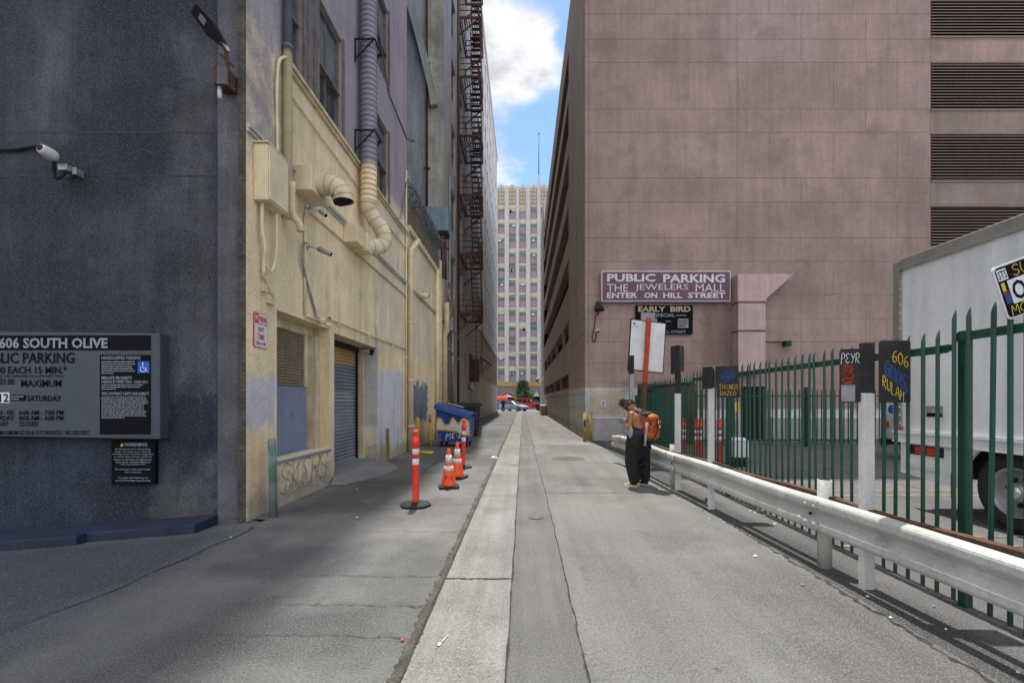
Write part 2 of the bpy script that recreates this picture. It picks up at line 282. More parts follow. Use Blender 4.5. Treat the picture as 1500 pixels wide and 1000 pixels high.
class MB:
    def __init__(s): s.v = []; s.f = []; s.mi = []; s.mats = []; s.cur = 0; s.smooth = set()
    def mat(s, m):
        if m not in s.mats: s.mats.append(m)
        s.cur = s.mats.index(m); return s
    def face(s, idx, sm=False):
        if sm: s.smooth.add(len(s.f))
        s.f.append(tuple(idx)); s.mi.append(s.cur)
    def add(s, vs, fs, sm=False):
        b = len(s.v); s.v += [Vector(x) for x in vs]
        for f in fs: s.face([b+i for i in f], sm)
        return s
    def box(s, x0, x1, y0, y1, z0, z1): return s.fbox(Fr((0, 0, 0), (1, 0, 0), (0, 1, 0)), x0, x1, y0, y1, z0, z1)
    def fbox(s, fr, u0, u1, v0, v1, n0, n1):
        vs = [fr.p(u, v, n) for n in (n0, n1) for v in (v0, v1) for u in (u0, u1)]
        return s.add(vs, [(0, 2, 3, 1), (4, 5, 7, 6), (0, 1, 5, 4), (2, 6, 7, 3), (0, 4, 6, 2), (1, 3, 7, 5)])
    def rect(s, fr, u0, u1, v0, v1, n=0): return s.add([fr.p(u0, v0, n), fr.p(u1, v0, n), fr.p(u1, v1, n), fr.p(u0, v1, n)], [(0, 1, 2, 3)])
    def poly(s, fr, pts, n0, n1):            # extruded outline
        k = len(pts)
        vs = [fr.p(a, b, n0) for a, b in pts]+[fr.p(a, b, n1) for a, b in pts]
        return s.add(vs, [tuple(range(k))[::-1], tuple(range(k, 2*k))]+[(i, (i+1) % k, k+(i+1) % k, k+i) for i in range(k)])
    def rbox(s, fr, u0, u1, v0, v1, n0, n1, r, k=4):
        pts = []
        for cx, cy, a0 in ((u1-r, v0+r, -90), (u1-r, v1-r, 0), (u0+r, v1-r, 90), (u0+r, v0+r, 180)):
            for j in range(k+1):
                a = R(a0+90*j/k); pts.append((cx+r*math.cos(a), cy+r*math.sin(a)))
        return s.poly(fr, pts, n0, n1)
    def bar(s, a, b, w_, h_=None, up=(0, 0, 1)):
        a, b = Vector(a), Vector(b); d = (b-a).normalized(); up = Vector(up)
        if abs(d.dot(up)) > .95: up = Vector((0, 1, 0))
        x = d.cross(up).normalized(); y = x.cross(d); h_ = h_ or w_
        vs = [p+x*sx*w_/2+y*sy*h_/2 for p in (a, b) for sx, sy in ((-1, -1), (1, -1), (1, 1), (-1, 1))]
        return s.add(vs, [(3, 2, 1, 0), (4, 5, 6, 7), (0, 1, 5, 4), (1, 2, 6, 5), (2, 3, 7, 6), (3, 0, 4, 7)])
    def tube(s, pts, r, n=10, cap=True, sm=True, sub=0):
        P = catmull(pts, sub) if sub else [Vector(p) for p in pts]
        rs = r if isinstance(r, (list, tuple)) else [r]*len(P)
        if len(rs) != len(P): rs = [rs[0]+(rs[-1]-rs[0])*i/(len(P)-1) for i in range(len(P))]
        prev = None; rings = []
        for i, p in enumerate(P):
            d = (P[min(i+1, len(P)-1)]-P[max(i-1, 0)]).normalized()
            if prev is None:
                x = d.orthogonal().normalized()
            else:
                x = (prev-d*prev.dot(d)).normalized()
            prev = x; y = d.cross(x)
            b = len(s.v); s.v += [p+(x*math.cos(2*math.pi*k/n)+y*math.sin(2*math.pi*k/n))*rs[i] for k in range(n)]
            rings.append(b)
        for a, b in zip(rings, rings[1:]):
            for k in range(n): s.face((a+k, a+(k+1) % n, b+(k+1) % n, b+k), sm)
        if cap:
            s.face([rings[0]+k for k in range(n)][::-1]); s.face([rings[-1]+k for k in range(n)])
        return s
    def lathe(s, c, prof, n=20, axis=(0, 0, 1), sm=True):   # prof: (radius, height)
        ax = Vector(axis).normalized(); x = ax.orthogonal().normalized(); y = ax.cross(x); c = Vector(c); rings = []
        for r_, h in prof:
            b = len(s.v); s.v += [c+ax*h+(x*math.cos(2*math.pi*k/n)+y*math.sin(2*math.pi*k/n))*max(r_, 1e-4) for k in range(n)]; rings.append(b)
        for a, b in zip(rings, rings[1:]):
            for k in range(n): s.face((a+k, a+(k+1) % n, b+(k+1) % n, b+k), sm)
        s.face([rings[0]+k for k in range(n)][::-1]); s.face([rings[-1]+k for k in range(n)])
        return s
    def ell(s, c, rx, ry, rz, n=14, m=9, rot=None):
        vs = []; fs = []; c = Vector(c)
        for i in range(m+1):
            th = math.pi*i/m
            for k in range(n):
                a = 2*math.pi*k/n
                q = Vector((rx*math.sin(th)*math.cos(a), ry*math.sin(th)*math.sin(a), rz*math.cos(th)))
                vs.append(c+(rot @ q if rot else q))
        for i in range(m):
            for k in range(n): fs.append((i*n+k, (i+1)*n+k, (i+1)*n+(k+1) % n, i*n+(k+1) % n))
        return s.add(vs, fs, True)
    def loft(s, rings, sm=True, cap=True):
        n = len(rings[0]); b0 = len(s.v)
        for r_ in rings: s.v += [Vector(p) for p in r_]
        for i in range(len(rings)-1):
            for k in range(n): s.face((b0+i*n+k, b0+i*n+(k+1) % n, b0+(i+1)*n+(k+1) % n, b0+(i+1)*n+k), sm)
        if cap: s.face([b0+k for k in range(n)][::-1]); s.face([b0+(len(rings)-1)*n+k for k in range(n)])
        return s
    def text(s, fr, st, u0, u1, v0, v1, n=.003, bold=.012):
        vs, fs = text_geo(st, bold)
        xs = [p[0] for p in vs]; ys = [p[1] for p in vs]; a0, a1, b0, b1 = min(xs), max(xs), min(ys), max(ys)
        return s.add([fr.p(u0+(x-a0)/(a1-a0)*(u1-u0), v0+(y-b0)/max(b1-b0, 1e-6)*(v1-v0), n) for x, y in vs], fs)
    def stroke(s, fr, pts, w_, n=.003, sub=5, jag=0):
        P = catmull([(a, b, 0) for a, b in pts], sub) if sub else [Vector((a, b, 0)) for a, b in pts]
        L = []; Rr = []
        for i, p in enumerate(P):
            d = P[min(i+1, len(P)-1)]-P[max(i-1, 0)]; d = d.normalized() if d.length > 1e-9 else Vector((1, 0, 0))
            nn = Vector((-d.y, d.x, 0)); ww = (w_(i/max(1, len(P)-1)) if callable(w_) else w_)*(1+jag*random.uniform(-1, 1))
            L.append(p+nn*ww/2); Rr.append(p-nn*ww/2)
        b = len(s.v); s.v += [fr.p(q.x, q.y, n) for q in L]+[fr.p(q.x, q.y, n) for q in Rr]; k = len(P)
        for i in range(k-1): s.face((b+k+i, b+k+i+1, b+i+1, b+i))
        return s
    def para(s, fr, u0, u1, v0, v1, rows, n=.003, seed=1):       # rows of tiny illegible print, broken into words
        rg = random.Random(seed); h = (v1-v0)/rows
        for i in range(rows):
            v = v1-(i+.5)*h; u = u0; end = u1-(u1-u0)*rg.uniform(0, .12) if i < rows-1 else u0+(u1-u0)*rg.uniform(.3, .8)
            while u < end:
                l = (u1-u0)*rg.uniform(.02, .10); s.rect(fr, u, min(u+l, end), v-h*.24, v+h*.2, n); u += l+(u1-u0)*.012
        return s
    def wall(s, fr, u0, u1, v0, v1, holes=(), depth=.3):
        us = sorted({u0, u1, *[h[0] for h in holes], *[h[1] for h in holes]}); vs = sorted({v0, v1, *[h[2] for h in holes], *[h[3] for h in holes]})
        us = [u for u in us if u0 <= u <= u1]; vs = [v for v in vs if v0 <= v <= v1]
        for a, b in zip(us, us[1:]):
            for c, d in zip(vs, vs[1:]):
                if not any(h[0] <= (a+b)/2 <= h[1] and h[2] <= (c+d)/2 <= h[3] for h in holes): s.rect(fr, a, b, c, d)
        for h in holes:
            a, b, c, d = h[:4]; dp = h[4] if len(h) > 4 else depth
            q = [(a, c), (b, c), (b, d), (a, d)]
            for (x0, y0), (x1, y1) in zip(q, q[1:]+q[:1]):
                s.add([fr.p(x0, y0, 0), fr.p(x1, y1, 0), fr.p(x1, y1, -dp), fr.p(x0, y0, -dp)], [(0, 1, 2, 3)])
        return s
    def build(s, name, m=None, parent=None, origin=None, bevel=0, remesh=0, sm_it=0):
        if m is not None: s.mats = [m]+[x for x in s.mats if x is not m] if not s.mats else s.mats
        me = bpy.data.meshes.new(name)
        if parent is not None: o0 = wloc(parent)
        elif origin is not None: o0 = Vector(origin)
        else:
            lo = [min(v[i] for v in s.v) for i in range(3)]; hi = [max(v[i] for v in s.v) for i in range(3)]
            o0 = Vector(((lo[0]+hi[0])/2, (lo[1]+hi[1])/2, lo[2]))
        me.from_pydata([v-o0 for v in s.v], [], s.f)
        for mm in s.mats: me.materials.append(mm)
        for i, p in enumerate(me.polygons):
            p.material_index = s.mi[i]; p.use_smooth = i in s.smooth
        me.update()
        o = bpy.data.objects.new(name, me); COL.objects.link(o)
        if parent is not None: o.parent = parent
        else: o.location = o0
        if bevel:
            bv = o.modifiers.new('bevel', 'BEVEL'); bv.width = bevel; bv.segments = 2; bv.limit_method = 'ANGLE'; bv.angle_limit = R(40)
        if remesh:
            rm = o.modifiers.new('remesh', 'REMESH'); rm.mode = 'VOXEL'; rm.voxel_size = remesh; rm.use_smooth_shade = True
            if sm_it: sk = o.modifiers.new('smooth', 'SMOOTH'); sk.iterations = sm_it; sk.factor = .5
        return o
def tag(o, label, cat, group=None, kind=None):
    o['label'] = label; o['category'] = cat
    if group: o['group'] = group
    if kind: o['kind'] = kind
    return o
def struct(o, kind='structure'): o['kind'] = kind; return o
def thing(name, label, cat, loc=(0, 0, 0), group=None):
    o = bpy.data.objects.new(name, None); COL.objects.link(o); o.location = loc; o.empty_display_size = .3
    return tag(o, label, cat, group)
def copy_tree(o, parent=None):
    kids = [c for c in bpy.data.objects if c.parent == o]
    c = o.copy(); COL.objects.link(c)
    if parent is not None: c.parent = parent
    for k in kids: copy_tree(k, c)
    return c
# pixel of the survey photograph -> point at a known distance / on a known wall
def PX(x, D): return (x-766)/667*D
def PZ(y, D): return 1.6+(586-y)/667*D
def LW(x): return 3.65*667/(766-x)

# ------------------------------------------------------------------ ground
XL, XR = -3.65, 2.5
g = MB()
xs = [(-600, -.684), (-12, -.684), (-3.45, -.012), (600, -.012)]
for (a, za), (b, zb) in zip(xs, xs[1:]): g.add([(a, -600, za), (b, -600, zb), (b, 1500, zb), (a, 1500, za)], [(0, 1, 2, 3)])
struct(g.build('ground', mat_street, origin=(0, 0, 0)))
def sheet(name, m, pts, z):
    k = MB().mat(m); k.add([(x, y, z) for x, y in pts], [tuple(range(len(pts)))]); return struct(k.build(name, m, origin=(0, 0, 0)))
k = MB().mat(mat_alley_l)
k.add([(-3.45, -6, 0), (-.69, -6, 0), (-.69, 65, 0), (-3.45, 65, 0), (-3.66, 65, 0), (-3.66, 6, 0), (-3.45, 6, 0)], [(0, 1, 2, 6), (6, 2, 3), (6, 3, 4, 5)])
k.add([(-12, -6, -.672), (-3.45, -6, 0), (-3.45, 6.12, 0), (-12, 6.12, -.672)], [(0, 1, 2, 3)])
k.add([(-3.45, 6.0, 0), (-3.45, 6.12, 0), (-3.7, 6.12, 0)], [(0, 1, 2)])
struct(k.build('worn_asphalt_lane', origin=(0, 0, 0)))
sheet('gutter_strip', mat_strip, [(-.69, -6), (-.10, -6), (-.10, 65), (-.69, 65)], .004)
sheet('asphalt_band', mat_alley_band, [(-.10, -6), (.37, -6), (.37, 18), (.33, 65), (-.10, 65)], .001)
sheet('concrete_lane', mat_alley_r, [(.37, -6), (2.72, -6), (2.68, 18.3), (2.5, 18.3), (2.5, 65), (.33, 65), (.37, 18)], .003)
sheet('parking_lot_asphalt', mat_lot, [(2.72, -6), (40, -6), (40, 18.4), (2.68, 18.4)], 0.0)
sheet('pale_concrete_patch', mat_patch, [(1.0, 16.4), (2.45, 16.2), (2.48, 17.7), (1.75, 17.6), (1.4, 17.2), (1.0, 17.1)], .006)
# cracks and joints in the paving
k = MB().mat(mat_tar)
def wob(x0, y0, x1, y1, n, amp): return [(x0+(x1-x0)*i/n+random.uniform(-amp, amp), y0+(y1-y0)*i/n+random.uniform(-amp, amp)) for i in range(n+1)]
for i in range(4): k.stroke(FLOOR, wob(-.73, 1+i*8, -.73, 9+i*8, 220 if i == 0 else 60, .010), .062, .0075+.0004*i, 2, .45)
k.mat(mat_crack)
k.stroke(FLOOR, wob(-.70, 1, -.70, 40, 160, .006), .016, .009, 2, .5)
k.stroke(FLOOR, wob(-.095, 1, -.095, 40, 120, .006), .014, .009, 2, .6)
k.stroke(FLOOR, wob(.375, 1, .39, 7.6, 34, .007), .012, .009, 4, .5)
k.stroke(FLOOR, wob(.39, 7.6, .3, 30, 60, .007), .011, .009, 2, .6)
for y in (4.07, 7.6, 11.2, 14.8, 18.5, 22, 26, 31): k.stroke(FLOOR, wob(-.69, y, -.1, y+random.uniform(-.03, .03), 9, .008), .02 if y < 5 else .012, .0095, 2, .6)
for y in (7.84, 11.6, 15.6, 20, 25, 30): k.stroke(FLOOR, wob(.38, y, 2.55, y-.03, 20, .01), .014, .0095, 2, .6)
k.stroke(FLOOR, wob(.5, 9.4, 2.5, 9.0, 30, .03), .008, .0095, 2, .7)
for y0, x0 in ((3.1, -2.2), (3.55, -2.1), (4.15, -2.9), (5.55, -2.6), (9.9, -1.7), (7.0, -3.3), (13.1, -2.6)):
    k.stroke(FLOOR, wob(x0, y0+random.uniform(.0, .15), -.76, y0-.03, 16, .022), lambda t: .002+.006*t, .0085, 3, .8)
k.stroke(FLOOR, [(-3.4, 5.75), (-3.36, 5.35), (-3.42, 5.0), (-3.40, 4.6), (-3.46, 4.2), (-3.43, 3.9), (-3.52, 3.5), (-3.6, 3.2), (-3.7, 2.6)], lambda t: .028*(1-t)+.006, .004, 9, .9)
k.stroke(FLOOR, wob(2.66, 1.5, 2.68, 12, 160, .022), lambda t: .03, .006, 2, .9)
k.stroke(FLOOR, wob(-2.25, 10.4, -2.1, 15, 14, .03), .016, .0085, 3, .6)
struct(k.build('pavement_cracks', origin=(0, 0, 0)))
k = MB().mat(mat_manhole); k.lathe((1.24, 12.5, .004), [(.46, 0), (.46, .007), (.43, .008), (.42, .006), (.0, .006)], 40)
for r_ in (.1, .2, .3): k.lathe((1.24, 12.5, .008), [(r_, .0), (r_, .005), (r_-.03, .005), (r_-.03, .0)], 32)
tag(k.build('manhole_cover'), 'large round iron manhole cover in the sunlit concrete lane', 'manhole cover')
k = MB().mat(mat_manhole); k.lathe((.18, 6.2, .004), [(.10, 0), (.10, .005), (.085, .006), (0, .006)], 24)
tag(k.build('valve_cover'), 'small round valve cover in the asphalt band near the gutter strip', 'valve cover')
# worn yellow stall lines in the lot
k = MB().mat(mat_yline)
for fr in ((3.6, 7.55, 9, 7.68), (3.6, 7.95, 9, 8.05), (3.45, 4.95, 9, 5.03), (3.45, 5.3, 9, 5.38), (3.3, 6.25, 5.2, 6.34), (3.3, 6.5, 5.0, 6.58), (4.6, 8.05, 4.7, 12), (7.2, 8.05, 7.3, 15)): k.rect(FLOOR, fr[0], fr[2], fr[1], fr[3], .0065)
struct(k.build('stall_markings', origin=(0, 0, 0)))
# concrete ramp at the roller door
k = MB().mat(mat_patch)
k.add([(-4.3, 8.6, -.1), (-4.3, 11.5, -.1), (-4.3, 8.7, .19), (-4.3, 11.4, .19), (-3.62, 8.7, .13), (-3.62, 11.4, .12), (-3.35, 8.55, .01), (-2.95, 9.6, .008), (-2.9, 10.6, .008), (-3.2, 11.35, .01), (-3.6, 8.5, .012), (-3.63, 11.5, .012)],
      [(2, 4, 5, 3), (4, 6, 7, 8, 9, 5), (4, 10, 6), (5, 9, 11)])
struct(k.build('door_ramp', origin=(0, 0, 0)))
# navy kerb below the grey wall
k = MB().mat(mat_kerb)
z = lambda x: (x+3.45)*.0786
def kerb(x0, x1, y0):
    k.add([(x0, y0, z(x0)-.1), (x1, y0, z(x1)-.1), (x1, y0, z(x1)+.115), (x0, y0, z(x0)+.115), (x0, 6.1, z(x0)+.125), (x1, 6.1, z(x1)+.125), (x1, 6.1, z(x1)-.1), (x0, 6.1, z(x0)-.1)],
          [(0, 1, 2, 3), (3, 2, 5, 4), (1, 6, 5, 2), (0, 3, 4, 7)])
kerb(-5.4, -4.06, 5.62); kerb(-12, -5.402, 5.5)
struct(k.build('navy_kerb', origin=(0, 0, 0), bevel=.012))

# ------------------------------------------------------------------ dark grey building at the left
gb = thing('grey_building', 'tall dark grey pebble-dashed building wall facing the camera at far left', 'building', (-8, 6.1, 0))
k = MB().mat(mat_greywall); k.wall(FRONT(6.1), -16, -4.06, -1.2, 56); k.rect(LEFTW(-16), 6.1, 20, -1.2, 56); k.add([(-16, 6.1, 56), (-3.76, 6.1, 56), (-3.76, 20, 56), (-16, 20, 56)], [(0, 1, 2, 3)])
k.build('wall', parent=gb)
k = MB().mat(mat_pilaster); k.box(-4.06, -3.765, 6.055, 6.3, -.3, 56); k.build('corner_pilaster', parent=gb)
k = MB().mat(mat_blackbox)
for x in (106, 213): k.rect(FRONT(6.098), PX(x, 6.1)-.006, PX(x, 6.1)+.006, 5.2, 38)
for zz in (5.185, 3.33+1.27, 8.2, 11.2): k.rect(FRONT(6.0975), -16, -4.07, zz-.011, zz+.011)
k.build('panel_joint', parent=gb)

# ------------------------------------------------------------------ cream and purple building (left side of the alley)
yb = thing('painted_building', 'cream and purple painted building with roller door along the left of the alley', 'building', (-4, 10, 0))
W = LEFTW(XL)
wins = []
for zr in range(5):
    z0, z1 = 6.93+zr*3.2, 8.82+zr*3.2
    wins += [(6.98, 7.52, z0, z1), (8.1, 9.17, z0, z1), (11.32, 12.32, z0+(.0 if zr == 0 else -.1), z1+(0 if zr == 0 else .05))]
O1 = (6.75, 8.57, .71, 2.94); O2 = (8.80, 11.4, -.2, 2.9)
k = MB().mat(mat_yellow)
k.wall(W, 6.0, 14.3, -.3, 54, [O1+(.37,), O2+(.55,)]+[x+(.16,) for x in wins], .16)
k.mat(mat_rawend).rect(FRONT(6.0), -3.76, XL, -.3, 54)
k.mat(mat_yellow).add([(-15, 6.4, 54), (XL, 6.0, 54), (XL, 14.3, 54), (-15, 14.3, 54)], [(0, 1, 2, 3)])
k.add([(-15, 14.3, 6), (XL, 14.3, 6), (XL, 14.3, 54), (-15, 14.3, 54)], [(0, 1, 2, 3)])
k.build('wall', parent=yb)
for (a, b, c, d) in wins:
    f = MB().mat(mat_frame); fr = LEFTW(XL)
    for q in ((a, a+.05, c, d), (b-.05, b, c, d), (a+.05, b-.05, d-.06, d), (a+.05, b-.05, c, c+.05)): f.fbox(fr, *q, -.155, -.06)
    mid = c+(d-c)*.42; f.fbox(fr, a+.05, b-.05, mid-.03, mid+.03, -.155, -.02)
    if b-a > .8: f.fbox(fr, (a+b)/2-.015, (a+b)/2+.015, c+.05, d-.06, -.15, -.09)
    f.fbox(fr, a-.1, a-.002, c-.02, d+.06, 0.002, .035); f.fbox(fr, b+.002, b+.09, c-.02, d+.06, .002, .035)
    wf = f.build('window', parent=yb, bevel=.006)
    MB().mat(mat_pane).rect(fr, a+.04, b-.04, mid, d-.05, -.12).build('upper_pane', parent=wf)
    MB().mat(mat_pane2 if random.random() < .6 else mat_pane).rect(fr, a+.04, b-.04, c+.04, mid, -.14).build('lower_pane', parent=wf)
for zr in range(5): k = MB().mat(mat_frame); k.fbox(W, 7.62, 8.0, 6.9+zr*3.2, 8.9+zr*3.2, .002, .03); k.fbox(W, 7.66, 7.76, 6.9+zr*3.2, 8.9+zr*3.2, .03, .05); k.fbox(W, 7.86, 7.96, 6.9+zr*3.2, 8.9+zr*3.2, .03, .05); k.build('window_mullion', parent=yb)
k = MB().mat(mat_cream2)
k.fbox(W, 7.02, 14.3, 6.76, 6.82, .0, .09); k.fbox(W, 7.02, 14.3, 6.70, 6.758, .0, .05); k.build('cornice', parent=yb)
k = MB().mat(mat_ledge)
k.fbox(W, 6.0, 21, 5.20, 5.26, .001, .06); k.fbox(W, 6.0, 21, 5.15, 5.197, .001, .035); k.build('grey_ledge', parent=yb)
# boarded window
bw = MB().mat(mat_cream2)
fr = LEFTW(XL-.37)
bw.fbox(fr, 6.75, 8.57, 2.78, 2.938, 0, .08); bw.fbox(fr, 8.40, 8.568, .712, 2.78, 0, .2); bw.fbox(fr, 6.98, 7.10, 1.84, 2.78, 0, .05); bw.fbox(fr, 6.752, 6.80, .712, 2.78, 0, .05); bw.fbox(fr, 8.28, 8.40, 1.84, 2.78, 0, .06)
bwo = bw.build('boarded_window', parent=yb, bevel=.008)
k = MB().mat(mat_board); k.fbox(fr, 6.8, 8.33, .72, 1.835, .0, .05); k.fbox(fr, 7.35, 7.355, .72, 1.835, .05, .054); k.fbox(fr, 7.8, 7.84, 1.35, 1.4, .05, .07); k.build('board', parent=bwo, bevel=.004)
k = MB().mat(mat_meshback); k.rect(fr, 6.75, 8.4, 1.8, 2.8, .004); k.mat(mat_mesh)
u = 6.8
while u < 8.29: k.fbox(fr, u, u+.012, 1.84, 2.78, .03, .04); u += .052
v = 1.86
while v < 2.78: k.fbox(fr, 6.8, 8.29, v, v+.012, .041, .05); v += .05
k.build('wire_mesh', parent=bwo)
k = MB().mat(mat_board); k.add([(XL-.37, 6.752, .725), (XL+.03, 6.70, .69), (XL+.03, 8.6, .68), (XL-.37, 8.568, .725), (XL+.03, 6.70, .66), (XL+.03, 8.6, .65), (XL, 6.70, .66), (XL, 8.6, .65)], [(0, 1, 2, 3), (1, 4, 5, 2), (4, 6, 7, 5)]); k.build('window_sill', parent=bwo)
# roller door
rd = MB().mat(mat_shutter); fr = LEFTW(XL-.50)
v = .17
while v < 2.9:
    rd.add([fr.p(8.8, v, -.02), fr.p(11.3, v, -.02), fr.p(11.3, v+.028, .012), fr.p(8.8, v+.028, .012), fr.p(11.3, v+.058, .012), fr.p(8.8, v+.058, .012), fr.p(11.3, v+.078, -.02), fr.p(8.8, v+.078, -.02)], [(0, 1, 2, 3), (3, 2, 4, 5), (5, 4, 6, 7)])
    v += .08
rdo = rd.build('roller_door', parent=yb)
k = MB().mat(mat_blackbox); k.fbox(fr, 11.24, 11.33, .16, 2.9, .013, .06); k.fbox(fr, 8.8, 11.24, 2.78, 2.9, .02, .1); k.build('door_guide', parent=rdo)
k = MB().mat(mat_cream2); k.fbox(LEFTW(XL-.37), 11.3, 11.396, -.1, 2.895, -.2, .05); k.fbox(LEFTW(XL), 11.2, 11.38, 2.78, 2.86, -.3, -.2); k.build('door_jamb', parent=rdo)
k = MB().mat(mat_galv); k.fbox(fr, 8.8, 11.3, .14, .2, .0, .03); k.build('bottom_bar', parent=rdo)
# graffiti scrawl on the wall below the boarded window
k = MB().mat(mat_ggrey)
def scr(fr, strokes, u0, v0, su, sv, wd, n=.004):
    for st in strokes: k.stroke(fr, [(u0+a*su, v0+b*sv) for a, b in st], wd, n, 5, .2)
LET = dict(
 S=[[(.9, .85), (.5, 1), (.1, .8), (.3, .55), (.8, .4), (.8, .1), (.4, 0), (.05, .15)]], K=[[(.1, 0), (.15, 1)], [(.9, 1), (.2, .5), (.9, 0)]], A=[[(0, 0), (.5, 1), (1, 0)], [(.2, .4), (.8, .4)]],
 E=[[(.9, .9), (.4, 1), (.1, .75), (.5, .52), (.1, .3), (.3, 0), (.9, .1)]], P=[[(.15, -.1), (.2, 1), (.8, .95), (.85, .6), (.2, .5)]], T=[[(0, .95), (1, 1)], [(.5, 1), (.45, -.1)]], R=[[(.1, 0), (.15, 1), (.8, .9), (.7, .55), (.2, .5), (.95, -.05)]],
 O=[[(.5, 1), (.1, .7), (.1, .3), (.5, 0), (.9, .35), (.85, .75), (.5, 1)]], U=[[(.1, 1), (.1, .3), (.5, 0), (.85, .3), (.9, 1)]], L=[[(.15, 1), (.1, 0), (.8, .05)]], H=[[(.1, 0), (.15, 1)], [(.85, 1), (.9, 0)], [(.1, .5), (.9, .55)]],
 N=[[(.1, 0), (.15, 1), (.85, 0), (.9, 1)]], D=[[(.15, 0), (.2, 1), (.85, .8), (.85, .25), (.15, 0)]], Z=[[(.1, .95), (.9, 1), (.1, 0), (.95, .05)]], Y=[[(.1, 1), (.5, .5)], [(.95, 1), (.3, -.1)]], M=[[(.05, 0), (.15, 1), (.5, .4), (.85, 1), (.95, 0)]],
 G=[[(.9, .85), (.4, 1), (.05, .5), (.4, 0), (.9, .2), (.9, .5), (.5, .5)]], I=[[(.5, 1), (.45, 0)]], C=[[(.9, .85), (.45, 1), (.08, .5), (.45, 0), (.92, .2)]], B=[[(.15, 0), (.2, 1), (.8, .8), (.25, .55), (.9, .3), (.15, 0)]], W=[[(0, 1), (.25, 0), (.5, .7), (.75, 0), (1, 1)]])
LET['6'] = [[(.8, 1), (.3, .7), (.1, .3), (.4, 0), (.85, .2), (.7, .5), (.2, .35)]]; LET['0'] = LET['O']; LET['2'] = [[(.1, .75), (.5, 1), (.85, .75), (.1, .0), (.95, .05)]]; LET['-'] = [[(.35, .45), (.65, .5)]]; LET["'"] = [[(.5, 1), (.45, .75)]]
def tagtext(m, fr, st, u0, u1, v0, v1, wd, n, slant=.15, rise=0, gap=.12):
    m_ = (u1-u0)/len(st)
    for i, ch in enumerate(st):
        for s_ in LET.get(ch, []):
            m.stroke(fr, [(u0+(i+gap/2+a*(1-gap)+slant*(b-.5)*.5)*m_, v0+b*(v1-v0)+rise*(i+a)) for a, b in s_], wd, n+.0004*i, 5, .25)
tagtext(k, W, 'SKEPS', 6.85, 8.5, .16, .62, .015, .004, .35, .008, -.1)
for st in ([(6.95, .2), (7.1, .5), (7.3, .25), (7.4, .6)], [(7.6, .55), (7.75, .15), (7.95, .5), (8.05, .2)], [(8.2, .62), (8.1, .3), (8.35, .12), (8.45, .5)]): k.stroke(W, st, .010, .0068, 6, .35)
k.stroke(W, [(7.0, .12), (7.5, .16), (8.1, .1)], .012, .004)
k.build('graffiti', parent=yb)

# ------------------------------------------------------------------ single storey wall with spiked fence
lw = thing('annex_wall', 'single storey cream wall beyond the purple building, below the razor wire', 'wall', (-4, 17, 0))
k = MB().mat(mat_yellow); k.wall(W, 14.3, 21.0, -.3, 7.05); k.add([(XL, 14.3, 7.05), (XL, 21, 7.05), (-4.0, 21, 7.05), (-4.0, 14.3, 7.05), (-4.0, 21, 3), (-4.0, 14.3, 3)], [(0, 1, 2, 3), (3, 2, 4, 5)])
k.build('wall', parent=lw)
k = MB().mat(mat_cream2); k.fbox(W, 14.35, 19.9, 6.93, 7.12, .0, .10); k.build('coping', parent=lw)
sf = thing('spiked_fence', 'dark spiked fence on top of the cream annex wall', 'fence', (-3.75, 17, 7.12))
mat_fencebar = M('weathered_fence_bar', (.16, .135, .105), .8, .3, 4)
k = MB().mat(mat_fencebar); y = 14.36
while y < 19.6: k.fbox(W, y, y+.05, 7.12, 7.98, -.03, -.01); y += .12
k.build('bar_panel', parent=sf)
k = MB().mat(mat_blackbox); k.fbox(W, 14.36, 19.6, 7.25, 7.31, -.06, -.031); k.fbox(W, 14.36, 19.6, 7.85, 7.91, -.06, -.031); k.build('rail', parent=sf)
k = MB().mat(mat_razor); pts = []
for c in range(2):
    pts = []
    for i in range(900):
        t_ = i/900; a = t_*2*math.pi*44+c*1.5; yy = 14.4+t_*5.0+random.uniform(-.03, .03); rr = .26+random.uniform(-.04, .04)
        pts.append((-3.7+rr*math.cos(a), yy+.10*math.sin(a*.5), 8.25+.05*c+rr*math.sin(a)))
    k.tube(pts, .011, 4, sm=False)
for i in range(0, 900, 4):
    p = Vector(pts[i]); d = Vector((random.uniform(-1, 1), random.uniform(-1, 1), random.uniform(-1, 1))).normalized()*.035; k.bar(p-d, p+d, .012)
tag(k.build('razor_wire'), 'coil of silvery razor wire on top of the spiked fence', 'razor wire')
k = MB().mat(mat_bluebox)
k.box(-4.25, -3.30, 20.0, 20.8, 9.05, 10.1); k.box(-4.9, -4.252, 20.1, 20.8, 9.0, 9.6); k.mat(mat_blackbox).box(-4.2, -3.35, 20.05, 20.75, 8.9, 9.048)
tag(k.build('duct_housing', bevel=.015), 'pale blue sheet metal box high on the wall beyond the razor wire', 'metal box')

# ------------------------------------------------------------------ concrete building with fire escape
cb = thing('concrete_building', 'stained concrete high-rise behind the fire escape on the left', 'building', (-6, 26, 0))
k = MB().mat(mat_conc2); k.wall(FRONT(21.0), -14, XL, 2, 55); k.add([(-14, 21, 55), (XL, 21, 55), (XL, 37, 55), (-14, 37, 55)], [(0, 1, 2, 3)])
k.fbox(FRONT(21.0), -4.35, -3.66, 2, 55, .001, .12)
holes = []
for zf in range(10):
    z0 = 6.9+zf*3.35
    holes += [(23.2, 24.6, z0, z0+2.2, .25), (26.2, 27.3, z0+.1, z0+2.2, .25), (28.4, 29.4, z0+.1, z0+2.2, .25), (31.5, 32.6, z0+.3, z0+2.1, .25), (33.8, 34.9, z0+.3, z0+2.1, .25)]
holes += [(25.4, 26.6, .0, 2.6, .4), (23.4, 24.6, 3.6, 6.0, .3), (28.5, 29.6, 3.0, 4.6, .3)]
